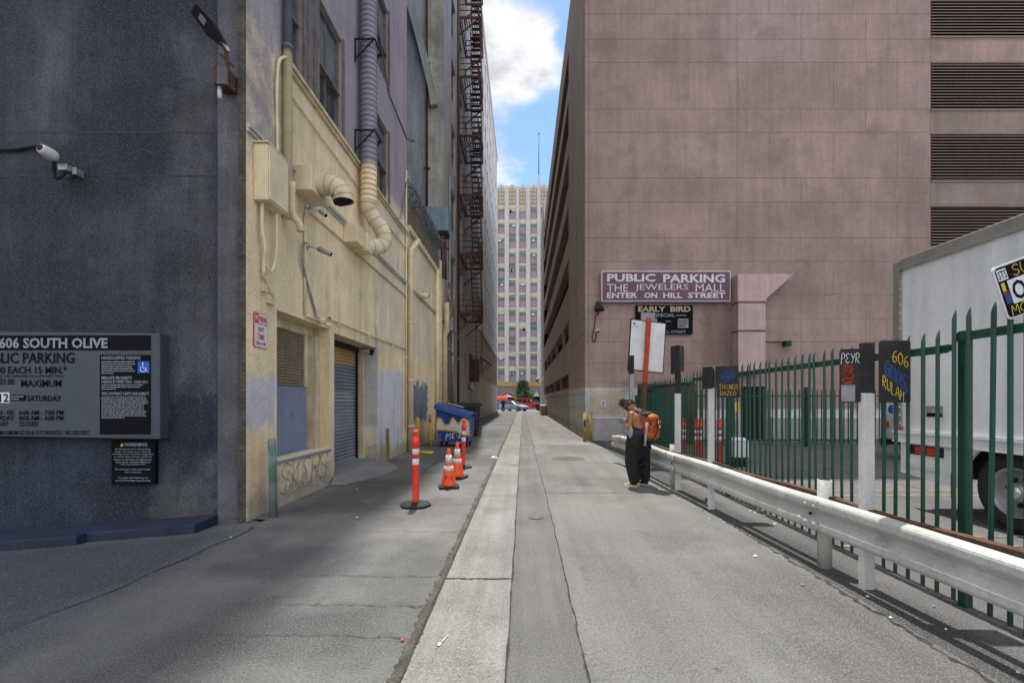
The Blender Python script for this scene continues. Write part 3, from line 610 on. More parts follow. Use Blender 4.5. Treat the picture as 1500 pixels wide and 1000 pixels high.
k.mat(mat_conc2side); k.wall(W, 21, 37, -.3, 55, holes); k.rect(Fr((0, 37, 0), (-1, 0, 0), (0, 0, 1)), 3.65, 14, 2, 55)
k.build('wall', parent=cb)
for h in holes:
    a, b, c, d, dp = h; f = MB().mat(mat_frame); fr = LEFTW(XL-dp+.1)
    for q in ((a, a+.07, c, d), (b-.07, b, c, d), (a+.07, b-.07, d-.07, d), (a+.07, b-.07, (c+d)/2-.04, (c+d)/2+.04)): f.fbox(fr, *q, -.05, .02)
    o = f.build('window' if c > 1 else 'doorway', parent=cb); MB().mat(mat_pane if random.random() < .5 else mat_pane2).rect(fr, a, b, c, d, -.04).build('pane', parent=o)
k = MB().mat(mat_conc2)
pts = [(-5.6, 21.2), (-5.05, 19.3), (-4.62, 17.7), (-4.30, 16.4), (-4.12, 15.6), (-4.05, 15.0)]
L = [Vector((x, 20.75, z_)) for x, z_ in pts]
L = catmull(L, 5); rings = []
for i, p in enumerate(L):
    d = (L[min(i+1, len(L)-1)]-L[max(i-1, 0)]).normalized(); x_ = Vector((d.z, 0, -d.x))*.15
    rings.append([p-x_+Vector((0, -.13, 0)), p+x_+Vector((0, -.13, 0)), p+x_+Vector((0, .13, 0)), p-x_+Vector((0, .13, 0))])
k.loft(rings, sm=False)
k.build('curved_brace', parent=cb)
k = MB().mat(mat_maroon); k.tube([(-4.40, 20.84, 9.5), (-4.40, 20.84, 38)], .045, 8)
for zz in (12.2, 17, 22): k.bar((-4.55, 20.84, zz), (-4.25, 20.84, zz), .07)
tag(k.build('standpipe'), 'thin dark vertical pipe up the stained concrete face behind the razor wire', 'pipe')

# ------------------------------------------------------------------ fire escape
fe = thing('fire_escape', 'brown iron fire escape hanging on the concrete high-rise', 'fire escape', (-3.1, 27.3, 6.5))
Y0, Y1, XO = 25.8, 28.85, -2.52
for i in range(9):
    z0 = 6.6+3.35*i
    k = MB().mat(mat_escape)
    k.box(XO-.06, XO, Y0, Y1, z0-.12, z0); k.box(XL, XO-.062, Y0, Y0+.06, z0-.12, z0); k.box(XL, XO-.062, Y1-.06, Y1, z0-.12, z0); k.box(XL+.02, XL+.08, Y0+.07, Y1-.07, z0-.1, z0-.01)
    x = XL+.12
    while x < XO-.1:
        if i == 8 or not (XL+.25 < x < XL+.8): k.box(x, x+.045, Y0+.062, Y1-.062, z0-.05, z0-.012)
        else: k.box(x, x+.045, Y0+.062, Y0+1.0, z0-.05, z0-.012)
        x += .14
    po = k.build('platform', parent=fe)
    k = MB().mat(mat_escape)
    for a, b in (((XO-.03, Y0), (XO-.03, Y1)), ((XL+.05, Y0+.03), (XO-.03, Y0+.03)), ((XL+.05, Y1-.03), (XO-.03, Y1-.03))):
        for h in (.35, .68, 1.0): k.bar((*a, z0+h), (*b, z0+h), .035)
        n_ = 5 if a[0] != b[0] else 10
        for j in range(n_+1):
            t_ = j/n_; p = (a[0]+(b[0]-a[0])*t_, a[1]+(b[1]-a[1])*t_)
            k.bar((*p, z0), (*p, z0+1.0), .04 if j % n_ == 0 else .018)
    k.build('railing', parent=po)
    for yy in (Y0+.1, Y1-.1): MB().mat(mat_escape).bar((XL, yy, z0-1.0), (XO-.05, yy, z0-.1), .06).build('bracket', parent=po)
    if i < 8:
        k = MB().mat(mat_escape); zt = z0+3.35
        for xx in (XL+.30, XL+.86): k.bar((xx+.25, Y1-.4, z0), (xx+.25, Y0+1.15, zt), .05, .14)
        for j in range(1, 13):
            t_ = j/13; yy = Y1-.4+(Y0+1.15-Y1+.4)*t_; k.box(XL+.56, XL+1.1, yy-.1, yy+.1, z0+3.35*t_-.015, z0+3.35*t_+.01)
        k.bar((XL+1.14, Y1-.4, z0+.85), (XL+1.14, Y0+1.15, zt+.85), .03)
        k.build('stair', parent=fe)
k = MB().mat(mat_escape)
for xx in (-2.75, -2.35): k.bar((xx-.2, Y1-.3, 3.2), (xx-.2, Y1-.3, 7.4), .04)
for j in range(12): k.bar((-2.95, Y1-.3, 3.3+j*.33), (-2.55, Y1-.3, 3.3+j*.33), .025)
k.build('drop_ladder', parent=fe)
k = MB().mat(mat_escape)
for yy in (25.2, 25.45): k.tube([(XL+.06, yy, .3), (XL+.06, yy, 37)], .05, 8)
tag(k.build('riser_pipes'), 'pair of dark riser pipes running up beside the fire escape', 'pipe')
k = MB().mat(mat_card); k.box(-3.0, -2.62, 28.1, 28.6, 6.605, 7.1); tag(k.build('cardboard_box', bevel=.02), 'brown box standing on the lowest fire escape platform', 'box')

# ------------------------------------------------------------------ far facade on the left
fb = thing('far_facade_building', 'pale far building with rows of small windows at the left end of the alley', 'building', (-7, 50, 0))
hl = []
for c in range(10):
    for f_ in range(9): hl.append((38.6+c*2.55, 39.8+c*2.55, 8.3+f_*3.0, 10.1+f_*3.0))
k = MB().mat(mat_b3); k.wall(W, 37, 64, -.3, 35.4, hl, .18); k.add([(-16, 37, 35.4), (XL, 37, 35.4), (XL, 64, 35.4), (-16, 64, 35.4)], [(0, 1, 2, 3)]); k.rect(Fr((0, 64, 0), (-1, 0, 0), (0, 0, 1)), 3.65, 16, 0, 35.4)
k.build('wall', parent=fb)
first = None
for (a, b, c, d) in hl:
    if first is None:
        f = MB().mat(mat_frame); fr = LEFTW(XL-.16)
        f.fbox(fr, a, b, (c+d)/2-.04, (c+d)/2+.04, 0, .05); f.mat(mat_pane2).rect(fr, a, b, c, d, .004); first = f.build('window', parent=fb); base = (a, c)
    else:
        o = first.copy(); COL.objects.link(o); o.location = first.location+Vector((0, a-base[0], c-base[1]))
k = MB().mat(mat_b3); k.fbox(W, 37, 64, 35.1, 35.5, .001, .14); k.build('cornice', parent=fb); k = MB().mat(mat_b3); k.fbox(W, 37, 64, 7.4, 7.55, .001, .1)
for i in range(12): k.fbox(W, 37.4+i*2.3, 37.7+i*2.3, 3.6, 7.35, .001, .07)
k.build('pilaster_band', parent=fb)
k = MB().mat(mat_rust); k.add([(XL, 37.8, 5.3), (XL, 40.2, 5.3), (XL+.9, 40.2, 4.7), (XL+.9, 37.8, 4.7), (XL, 37.8, 5.22), (XL, 40.2, 5.22), (XL+.9, 40.2, 4.62), (XL+.9, 37.8, 4.62)], [(0, 1, 2, 3), (7, 6, 5, 4), (3, 2, 6, 7), (0, 3, 7, 4), (1, 5, 6, 2)])
k.bar((XL, 38, 3.9), (XL+.8, 38, 4.7), .06); k.bar((XL, 40, 3.9), (XL+.8, 40, 4.7), .06)
tag(k.build('door_canopy'), 'small brown sloping door canopy low on the far left facade', 'canopy')

k = MB().mat(mat_rust); k.box(XL, XL+.55, 31.0, 32.4, 2.9, 4.4); k.add([(XL, 30.9, 4.75), (XL+.65, 30.9, 4.42), (XL+.65, 32.5, 4.42), (XL, 32.5, 4.75)], [(0, 1, 2, 3)]); k.mat(mat_galv).ell((XL+.25, 30.4, 2.5), .25, .25, .3)
tag(k.build('meter_housing'), 'rusty brown equipment box with a round meter low on the wall past the fire escape', 'equipment box')
# ------------------------------------------------------------------ fittings on the cream wall
k = MB().mat(mat_downpipe); k.tube([(-3.565, 6.9, 4.35), (-3.565, 6.9, 40)], .066, 16)
for zz in (6.92, 9.5): k.lathe((-3.565, 6.9, zz), [(.066, 0), (.075, .005), (.075, .05), (.066, .055)], 16)
tag(k.build('downpipe'), 'thick downpipe above the cream electrical cabinet, grey at the top and cream below', 'downpipe')
k = MB().mat(mat_cream); k.tube([(-3.62, 6.72, 5.05), (-3.62, 6.70, 5.7), (-3.61, 6.68, 6.2), (-3.60, 6.72, 6.6), (-3.56, 6.84, 6.75)], .022, 8, sub=5)
tag(k.build('bent_conduit'), 'thin curved pale conduit bent against the side of the thick downpipe', 'conduit')
ec = thing('electrical_cabinet', 'tall cream electrical cabinet on the wall above the no parking sign', 'cabinet', (-3.6, 6.4, 4.3))
MB().box(-3.648, -3.45, 6.15, 6.67, 4.31, 5.07).build('body', mat_cream, ec, bevel=.012)
k = MB(); k.box(-3.449, -3.43, 6.17, 6.66, 4.33, 5.06); k.build('door', mat_cream, ec, bevel=.006)
k = MB(); k.box(-3.66, -3.44, 6.13, 6.69, 5.075, 5.1); k.build('cap', mat_cream2, ec)
k = MB(); k.tube([(-3.58, 6.25, 4.31), (-3.58, 6.25, 3.95), (-3.57, 6.30, 3.72), (-3.60, 6.32, 3.55), (-3.60, 6.32, 3.35)], .024, 8, sub=4)
k.tube([(-3.55, 6.55, 4.31), (-3.55, 6.56, 3.8), (-3.56, 6.50, 3.5), (-3.57, 6.42, 3.42), (-3.58, 6.34, 3.5)], .018, 8, sub=4); k.build('conduit', mat_cream, ec)
k = MB(); k.tube([(-3.5, 6.9, 4.9), (-3.5, 6.9, 4.45), (-3.42, 6.95, 4.3), (-3.40, 6.97, 4.18)], .055, 10, sub=4); k.build('pipe_elbow', mat_cream2, ec)
# junction plate
k = MB().mat(mat_cream2); k.box(-3.649, -3.60, 6.32, 6.42, 3.12, 3.24); k.box(-3.649, -3.61, 6.45, 6.62, 2.98, 3.10); k.tube([(-3.61, 6.3, 3.35), (-3.60, 6.45, 3.2), (-3.61, 6.55, 3.1)], .018, 6, sub=4)
tag(k.build('junction_box'), 'small painted junction fittings right above the no parking sign', 'junction box')
# near gooseneck vent
gv = thing('gooseneck_vent', 'cream gooseneck vent with a dark round mouth pointing down, nearer of the two ducts', 'vent', (-3.4, 7.5, 4.9))
MB().box(-3.648, -3.34, 7.2, 7.85, 4.93, 5.33).build('box', mat_cream, gv, bevel=.01)
k = MB().mat(mat_cream_duct); arc = [(-3.34, 7.5, 5.14), (-3.22, 7.5, 5.145), (-3.10, 7.5, 5.11), (-3.01, 7.5, 5.03), (-2.965, 7.5, 4.94), (-2.955, 7.5, 4.87)]
k.tube(arc, .165, 20, cap=False, sub=4)
for i in (1, 2, 3, 4): k.tube([Vector(arc[i])-(Vector(arc[i+1])-Vector(arc[i-1])).normalized()*.008, Vector(arc[i])+(Vector(arc[i+1])-Vector(arc[i-1])).normalized()*.008], .170, 20, cap=False)
k.mat(mat_frame)
for i in (1, 2, 3, 4): q_ = (Vector(arc[i+1])-Vector(arc[i-1])).normalized(); k.tube([Vector(arc[i])+q_*.009, Vector(arc[i])+q_*.014], .1695, 20, cap=False)
k.mat(mat_void).tube([(-3.0, 7.5, 5.0), (-2.956, 7.5, 4.875)], .158, 20)
k.build('elbow', parent=gv)
# tall spiral duct
sd_ = thing('spiral_duct', 'tall ribbed duct climbing the purple wall, its lower bend cream', 'duct', (-3.42, 10.1, 5))
k = MB().mat(mat_purple_duct); k.tube([(-3.42, 10.1, 5.95), (-3.42, 10.1, 40)], .172, 22, cap=False)
zz = 6.0
while zz < 14: k.lathe((-3.42, 10.1, zz), [(.172, 0), (.181, .01), (.181, .018), (.172, .028)], 22); zz += .115
k.build('riser', parent=sd_)
k = MB().mat(mat_cream_duct); path = [(-3.42, 10.1, 6.0), (-3.42, 10.1, 5.85), (-3.30, 10.16, 5.62), (-3.17, 10.22, 5.42), (-3.12, 10.24, 5.22), (-3.20, 10.18, 5.05), (-3.38, 10.0, 4.96), (-3.55, 9.8, 4.98)]
k.tube(path, .172, 20, cap=False, sub=4)
P_ = catmull(path, 4)
for i in range(2, len(P_)-2, 3):
    d = (P_[i+1]-P_[i-1]).normalized()*.01; k.mat(mat_cream_duct).tube([P_[i]-d, P_[i]+d], .18, 20, cap=False); k.mat(mat_frame).tube([P_[i]+d*1.02, P_[i]+d*1.7], .1785, 20, cap=False)
k.build('lower_bend', parent=sd_)
k = MB().mat(mat_cream); k.box(-3.648, -3.36, 9.25, 9.62, 4.82, 5.2); k.box(-3.648, -3.30, 9.66, 10.0, 4.78, 5.16); k.build('wall_box', parent=sd_, bevel=.01)
for zz in (7.45, 9.42):
    k = MB().mat(mat_blackbox)
    for yy in (9.86, 10.32):
        k.bar((XL, yy, zz), (-3.2, yy, zz), .03); k.bar((XL, yy, zz-.45), (-3.22, yy, zz), .025)
    k.bar((-3.21, 9.86, zz), (-3.21, 10.32, zz), .03); k.bar((XL+.015, 9.86, zz-.5), (XL+.015, 9.86, zz), .03); k.build('bracket', parent=sd_)
# conduits
def pipe(name, pts, r, m, label, cat='conduit', n=8, sub=0, extra=None):
    k = MB().mat(m); k.tube(pts, r, n, sub=sub)
    if extra: extra(k)
    return tag(k.build(name), label, cat)
pipe('conduit', [(-3.60, 8.48, 3.13), (-3.60, 14.1, 3.16)], .024, mat_cream, 'cream conduit running along above the roller door with its open end at the left', extra=lambda k: [k.box(-3.65, -3.57, y, y+.04, 3.06, 3.24) for y in (8.9, 10.6, 12.6)] and k.mat(mat_void).tube([(-3.6, 8.47, 3.13), (-3.6, 8.478, 3.13)], .02, 8))
pipe('conduit', [(-3.62, 7.56, 3.02), (-3.62, 7.56, 4.6), (-3.62, 7.60, 4.76), (-3.62, 7.75, 4.80), (-3.62, 14.0, 4.82)], .02, mat_cream, 'thin cream conduit dropping above the boarded window and turning along under the grey ledge')
pipe('conduit', [(-3.62, 7.0, 6.35), (-3.62, 9.9, 6.28), (-3.62, 14.2, 6.28)], .014, mat_cream2, 'hair-thin conduit along the cream wall just below the purple paint line')
pipe('downpipe', [(-3.54, 14.35, -.05), (-3.54, 14.35, 6.15), (-3.54, 14.40, 6.35), (-3.42, 14.75, 6.72), (-3.42, 14.9, 6.8)], .088, mat_cream, 'cream downpipe with slanted top at the near end of the annex wall', 'downpipe', 12, extra=lambda k: [k.lathe((-3.54, 14.35, z_), [(.088, 0), (.1, .01), (.1, .06), (.088, .07)], 12) for z_ in (.75, 2.2, 4.0, 6.1)])
pipe('conduit', [(-3.61, 14.08, .7), (-3.61, 14.08, 8.7)], .03, mat_cream, 'slim cream riser just in front of the slanted-top downpipe', extra=lambda k: [k.box(-3.65, -3.57, 14.02, 14.14, z_, z_+.05) for z_ in (2.9, 4.8, 6.3)])
pipe('downpipe', [(-3.56, 18.9, 0), (-3.56, 18.9, 7.0)], .10, mat_cream, 'square-topped cream downpipe midway along the annex wall', 'downpipe', 10)
pipe('downpipe', [(-3.56, 19.6, 0), (-3.56, 19.6, 7.6)], .07, mat_cream2, 'slim tan pipe behind the dumpster on the annex wall', 'downpipe', 10)
pipe('downpipe', [(-3.54, 20.6, 0), (-3.54, 20.6, 4.5), (-3.45, 20.6, 4.7), (-3.45, 20.6, 6.0)], .12, mat_cream2, 'thick tan pipe at the far end of the annex wall', 'downpipe', 10)
pipe('wall_stub', [(-3.66, 16.0, 5.27), (-3.30, 16.0, 5.27)], .09, mat_cream, 'short cream pipe stub poking straight out of the annex wall', 'pipe stub', 14, extra=lambda k: k.mat(mat_void).tube([(-3.3, 16.0, 5.27), (-3.297, 16.0, 5.27)], .07, 14))
pipe('standpipe', [(-3.5, 19.75, 6.9), (-3.5, 19.75, 8.7), (-3.5, 20.1, 8.8)], .07, mat_maroon, 'maroon pipe under the pale blue metal box', 'pipe', 8, extra=lambda k: (k.tube([(-3.4, 20.0, 6.9), (-3.4, 20.0, 8.6)], .06, 8), k.tube([(-3.7, 19.5, 8.3), (-3.3, 20.2, 8.3)], .05, 8)))
for y, z0, z1, r_ in ((21.5, .3, 6.6, .06), (22.3, .2, 9.5, .04), (22.9, 2.0, 5.5, .12), (23.0, .1, 3.2, .06)):
    pass
pipe('riser_pipes', [(-3.58, 22.2, .2), (-3.58, 22.2, 12.5)], .045, mat_galv, 'cluster of dirty grey risers and crossing pipes on the wall before the fire escape', 'pipe', 8, extra=lambda k: (k.tube([(-3.55, 22.9, 1.5), (-3.55, 22.9, 5.8)], .11, 10), k.tube([(-3.5, 21.2, 5.2), (-3.5, 24.6, 5.0)], .05, 8), k.tube([(-3.5, 21.2, 4.0), (-3.5, 25.0, 3.8)], .05, 8), k.box(-3.65, -3.3, 21.5, 22.1, 4.9, 5.5), k.tube([(-3.45, 21.1, 7.2), (-3.4, 21.8, 6.4), (-3.45, 22.6, 5.6)], .03, 6, sub=4), k.tube([(-3.45, 21.0, 6.8), (-3.4, 21.6, 5.2), (-3.5, 22.4, 4.4)], .025, 6, sub=4)))
pipe('sagging_cable', [(-3.6, 14.2, 8.5), (-3.55, 13.7, 7.9), (-3.6, 13.4, 7.0), (-3.6, 13.2, 6.85)], .012, mat_blackbox, 'thin dark cable hanging at the far edge of the purple wall', 'cable', 6, 4)
pipe('wall_cable', [(-3.63, 10.4, 12.2), (-3.63, 12.3, 9.9), (-3.63, 14.28, 9.78)], .018, mat_frame, 'dark conduit sloping across the purple wall beside the tall ribbed duct', 'cable', 6, extra=lambda k: k.bar((-3.65, 14.25, 9.8), (-3.4, 14.3, 9.72), .05))
# cameras and lamps on the cream wall
def camera(loc, d, label, L=.24, r=.045, m=None, mount=(-.12, 0, .06)):
    loc = Vector(loc); d = Vector(d).normalized(); t_ = thing('security_camera', label, 'camera', loc)
    k = MB().mat(m or mat_galv); k.lathe(loc-d*L*.5, [(r*.7, 0), (r, L*.12), (r, L*.85), (r*.92, L)], 14, d); k.build('body', parent=t_)
    k = MB().mat(mat_void); k.lathe(loc+d*L*.5, [(r*.8, 0), (r*.8, .004)], 14, d); k.build('lens', parent=t_)
    k = MB().mat(m or mat_galv); q = loc+Vector(mount); k.tube([loc-d*L*.2, loc-d*L*.2+(q-loc)*.5, q], .014, 8); k.lathe(q-Vector(mount).normalized()*.02, [(.05, 0), (.05, .05)], 14, Vector(mount)); k.build('mount', parent=t_)
    return t_
camera((-3.28, 7.45, 4.66), (.8, -.2, -.6), 'small silver bullet camera hanging right under the gooseneck vent', .16, .034, None, (-.22, -.05, .08))
c_ = camera((-3.38, 7.75, 4.13), (.85, .1, -.35), 'silver wall spotlight head above the boarded window with a grey cable loop', .24, .042, None, (-.24, -.1, .06))
pipe('wall_cable', [(-3.6, 7.52, 4.2), (-3.58, 7.42, 4.1), (-3.6, 7.45, 3.8), (-3.62, 7.9, 3.2), (-3.62, 7.95, 3.05)], .02, mat_ggrey, 'grey flexible cable looping down from the wall spotlight', 'cable', 8, 5)
k = MB().mat(mat_cream); k.lathe((-3.6, 8.05, 3.02), [(.06, 0), (.06, .1)], 12, (1, .2, -.3)); k.tube([(-3.62, 7.6, 3.02), (-3.6, 8.0, 3.0)], .025, 8); k.lathe((-3.52, 8.1, 2.96), [(.03, 0), (.045, .1)], 12, (1, .4, -.4)); k.box(-3.64, -3.6, 8.0, 8.1, 3.05, 3.2)
tag(k.build('flood_fitting'), 'cream painted light fitting over the right corner of the boarded window', 'light fitting')
camera((-3.7, 11.1, 2.72), (.7, -.6, -.3), 'tiny dark camera in the top corner of the roller door recess', .1, .03, mat_blackbox, (-.02, .12, .08))
# no parking sign
np_ = thing('no_parking_sign', 'white and red no parking any time sign at the near corner of the cream wall', 'sign', (-3.63, 6.3, 2.3))
fr = Fr((-3.635, 6.31, 2.565), (0, 1, -.012), (0, .012, 1))
k = MB().mat(mat_sred); k.rbox(fr, -.16, .16, -.24, .24, -.004, .002, .025); k.mat(mat_white).rbox(fr, -.152, .152, -.232, .232, .003, .004, .02); k.build('plate', parent=np_)
k = MB().mat(mat_sred); k.rect(fr, -.145, -.06, .10, .225, .006); k.rect(fr, -.15, .15, .085, .097, .006)
k.text(fr, 'PARKING', -.052, .142, .12, .2, .006, .03); k.text(fr, 'ANY', -.075, .075, -.025, .05, .006, .03); k.text(fr, 'TIME', -.085, .085, -.125, -.05, .006, .03)
k.poly(fr, [(-.12, -.18), (-.07, -.15), (-.07, -.172), (.07, -.172), (.07, -.15), (.12, -.18), (.07, -.21), (.07, -.188), (-.07, -.188), (-.07, -.21)], .005, .007)
k.mat(mat_white).text(fr, 'NO', -.135, -.07, .13, .2, .008, .03); k.build('lettering', parent=np_)

# ------------------------------------------------------------------ on the grey wall
ps = thing('parking_rate_sign', 'large slate parking rates sign reading 606 South Olive on the dark wall', 'sign', (-6, 5.95, 1.1))
SD = 5.95; fr = FRONT(SD); X_ = lambda x: PX(x, SD); Z_ = lambda y: PZ(y, SD)
k = MB().mat(mat_signblue); k.add([(-8.2, SD, Z_(484)), (X_(234), SD, Z_(488)), (X_(234), SD, Z_(643)), (-8.2, SD, Z_(636)), (-8.2, 6.097, Z_(484)), (X_(234), 6.097, Z_(488)), (X_(234), 6.097, Z_(643)), (-8.2, 6.097, Z_(636))], [(3, 2, 1, 0), (0, 1, 5, 4), (1, 2, 6, 5), (2, 3, 7, 6), (0, 4, 7, 3)])
k.build('cabinet', parent=ps, bevel=.008)
k = MB().mat(mat_signblack)
def tb(m, st, x0, x1, y0, y1, b=.016, n=.006): m.text(fr, st, X_(x0), X_(x1), Z_(y1), Z_(y0), n, b)
def rb(m, x0, x1, y0, y1, n=.003): m.rect(fr, X_(x0), X_(x1), Z_(y1), Z_(y0), n)
rb(k, -60, 221, 491, 513); rb(k, 146, 221, 519.5, 636)
tb(k, 'PUBLIC PARKING', -31, 109, 516, 532); tb(k, '.00 EACH 15 MIN.*', -8, 98, 536, 547); tb(k, '*INCLUDING 10% PARKING OCCUPANCY TAX', -30, 92, 548.5, 552.5, .01)
tb(k, '$21.00', -6, 21, 554, 564.5); tb(k, 'MAXIMUM', 31, 90, 556, 566.5); rb(k, 16, 38, 578, 587); tb(k, 'SATURDAY', 40, 90, 579, 587.5, .02)
tb(k, 'MON - FRI', -15, 20, 600.5, 607.5, .02); tb(k, '6:00 AM - 7:00 PM', 28, 93, 600.5, 607.5, .02); tb(k, 'SATURDAY', -22, 21, 608.5, 615.5, .02); tb(k, '8:00 AM - 4:00 PM', 28, 93, 608.5, 615.5, .02); tb(k, 'SUNDAY', -19, 13, 617, 624, .02); tb(k, 'CLOSED', 28, 56, 617, 624, .02)
tb(k, 'MAXIMUM NO IN & OUT PRIVILEGE / NO DELIVERY', 0, 131, 630, 636.5, .012)
k.build('dark_lettering', parent=ps)
k = MB().mat(mat_signtext); tb(k, '606 SOUTH OLIVE', -1, 158, 494.5, 510, .03); k.build('heading_lettering', parent=ps)
k = MB().mat(mat_signtext)
tb(k, 'HANDICAPPED PARKING', 149, 206, 521.5, 526.5); k.para(fr, X_(149), X_(199), Z_(548), Z_(528), 6, .006, 3); tb(k, 'PRIVATE PROPERTY', 149, 194, 551, 556)
tb(k, 'PARKING BY PERMIT ONLY - CODE 602 S.', 149, 217, 557, 561, .02); k.para(fr, X_(149), X_(212), Z_(571), Z_(562), 3, .006, 4); tb(k, 'THIS CONTRACT LIMITS OUR LIABILITY', 149, 219, 574, 578.5, .02); k.para(fr, X_(149), X_(219), Z_(613), Z_(580), 11, .006, 5)
k.build('small_print', parent=ps)
k = MB().mat(mat_signtext); k.para(fr, X_(17), X_(37), Z_(586), Z_(579), 2, .006, 6); k.build('rate_note', parent=ps)
k = MB().mat(mat_white); rb(k, -12, 14, 574.5, 590, .004); k.mat(mat_signblack); tb(k, '12', 0, 13, 576.5, 588.5, .02, .007); k.build('price_sticker', parent=ps)
k = MB().mat(mat_icon); rb(k, 202, 219, 529, 546, .006); k.mat(mat_white)
c = (X_(210), Z_(539.5)); r_ = .036
k.stroke(fr, [(c[0]+r_*math.cos(R(a)), c[1]-.006+r_*math.sin(R(a))) for a in range(130, 400, 20)], .009, .008)
k.stroke(fr, [(c[0]-.002, c[1]+.055), (c[0]-.002, c[1]+.008), (c[0]+.03, c[1]+.006), (c[0]+.045, c[1]-.03), (c[0]+.056, c[1]-.025)], .011, .0085, 0); k.poly(fr, [(c[0]-.002+.011*math.cos(R(a)), c[1]+.066+.011*math.sin(R(a))) for a in range(0, 360, 30)], .007, .0085)
k.build('wheelchair_symbol', parent=ps)
ws = thing('warning_sign', 'small black warning notice hanging below the large parking rates sign', 'sign', (-5.2, 6.0, .5))
SD = 6.04; fr = FRONT(SD)
k = MB().mat(mat_signblack); k.fbox(fr, X_(163), X_(227), Z_(709), Z_(644.5), -.05, .0); k.build('plate', parent=ws)
k = MB().mat(mat_signtext); tb(k, 'WARNING', 182, 216, 648, 653.5, .035)
for i, st in enumerate(('Breathing the air in this parking', 'garage can expose you to chemicals', 'including carbon monoxide and gasoline', 'or diesel engine exhaust, which are', 'known to the State of California to', 'cause cancer and birth defects or', 'other reproductive harm.')):
    l = len(st)*.78; tb(k, st, 195-l, 195+l, 656+i*3.75, 659+i*3.75, .012)
for i, st in enumerate(('Do not stay in this area longer', 'than necessary.', '', 'For more information go to', 'www.P65Warnings.ca.gov/parking.')):
    if st: l = len(st)*.84; tb(k, st, 195-l, 195+l, 685.5+i*4.1, 688.8+i*4.1, .012)
k.mat(mat_gyel).poly(fr, [(X_(176), Z_(653.5)), (X_(181.5), Z_(653.5)), (X_(178.75), Z_(648))], .002, .005); k.build('lettering', parent=ws)
# floodlight on rusty arm
fl = thing('floodlight', 'black floodlight on a rusty arm at the corner of the dark grey wall', 'floodlight', (-4.0, 5.9, 5.9))
F = lambda x, y, D: Vector((PX(x, D), D, PZ(y, D)))
k = MB().mat(mat_blackbox)
a, b = F(288, 16, 5.55), F(322, 58, 5.75); d = (b-a).normalized()
fr = Fr((a+b)/2, d, Vector((.75, -.45, .45)))
k.poly(fr, [(-.20, -.075), (-.20, .075), (.04, .095), (.12, .07), (.26, .025), (.26, -.025), (.12, -.07), (.04, -.095)], -.028, .028); k.build('head', parent=fl, bevel=.01)
k = MB().mat(mat_ggrey); k.fbox(fr, -.11, -.03, -.035, .035, .029, .034); k.build('lens', parent=fl)
k = MB().mat(mat_rust); k.tube([b, F(330, 72, 5.8), F(333, 90, 5.85), F(333.5, 128, 5.9)], .025, 8); k.add([F(322, 76, 5.78), F(343, 96, 5.9), F(341, 100, 5.9), F(322, 82, 5.78)], [(0, 1, 2, 3), (3, 2, 1, 0)]); k.build('arm', parent=fl)
k = MB().mat(mat_galv); k.bar(F(327, 64, 5.78), F(334, 76, 5.82), .06, .04); k.build('photocell', parent=fl)
k = MB().mat(mat_rust); k.box(-3.97, -3.80, 5.84, 6.054, 5.66, 5.88); k.mat(mat_pilaster).box(-3.90, -3.78, 5.80, 5.838, 5.63, 5.85); k.mat(mat_refl).tube([(-3.93, 5.9, 5.66), (-3.93, 5.9, 5.5)], .025, 8); k.build('junction_box', parent=fl)
wc = thing('security_camera', 'white bullet camera with a black cable on the dark grey wall above the parking sign', 'camera', (-6.3, 5.9, 4.8))
a, b = F(58, 216, 5.7), F(84, 233, 5.9); d = (b-a).normalized(); L_ = (b-a).length
k = MB().mat(mat_whitepaint); k.lathe(a, [(.05, 0), (.062, L_*.15), (.075, L_*.55), (.072, L_*.8), (.03, L_)], 16, d); k.build('body', parent=wc)
k = MB().mat(mat_void); k.lathe(a, [(.042, -.004), (.042, .0)], 16, d); k.build('lens', parent=wc)
k = MB().mat(mat_rubber); k.tube([F(78, 232, 5.9), F(78.5, 250, 5.95), F(82, 261, 5.98), F(90, 258, 6.0), F(95, 252, 6.0)], .02, 8, sub=4); k.build('lead', parent=wc)
k = MB().mat(mat_rubber); k.tube([F(-120, 205, 6.07), F(-40, 215, 6.07), F(15, 219, 6.07), F(50, 214, 6.06), F(66, 215, 6.0), F(74, 222, 5.95)], .024, 8, sub=4)
tag(k.build('cable'), 'thick black cable running left from the white bullet camera', 'cable')
k = MB().mat(mat_galv); k.box(PX(93, 6), PX(106, 6), 5.92, 6.098, PZ(253, 6), PZ(244, 6)); k.box(PX(107, 6), PX(113, 6), 5.98, 6.098, PZ(256, 6), PZ(246, 6)); tag(k.build('junction_box', bevel=.006), 'small galvanised junction box beside the white bullet camera', 'junction box')

# ------------------------------------------------------------------ pink parking structure on the right
pk = thing('parking_structure', 'large pink precast parking structure on the right of the alley', 'building', (12, 30, 0))
YF = 18.3
fh = [(16.4, 30, 7.75, 9.36, .35), (16.4, 30, 10.4, 12.27, .35), (16.4, 30, 13.27, 15.13, .35), (16.4, 30, 16.2, 18.05, .35), (16.4, 30, 19.0, 20.8, .35), (8.75, 9.75, -.1, 2.15, .4)]
k = MB().mat(mat_pink); k.wall(FRONT(YF), XR, 30, -.2, 22.7, fh)
k.add([(XR, YF, 22.7), (30, YF, 22.7), (30, 53.8, 22.7), (XR, 53.8, 22.7)], [(0, 1, 2, 3)])
sh = [(24.9, 53.8, 7.75, 9.36), (24.9, 53.8, 10.5, 12.2), (24.9, 53.8, 13.3, 15.1), (24.9, 53.8, 16.2, 18.0), (24.9, 53.8, 19.0, 20.7), (24.9, 52.5, 4.85, 5.98), (24.9, 52.5, 2.22, 3.05)]
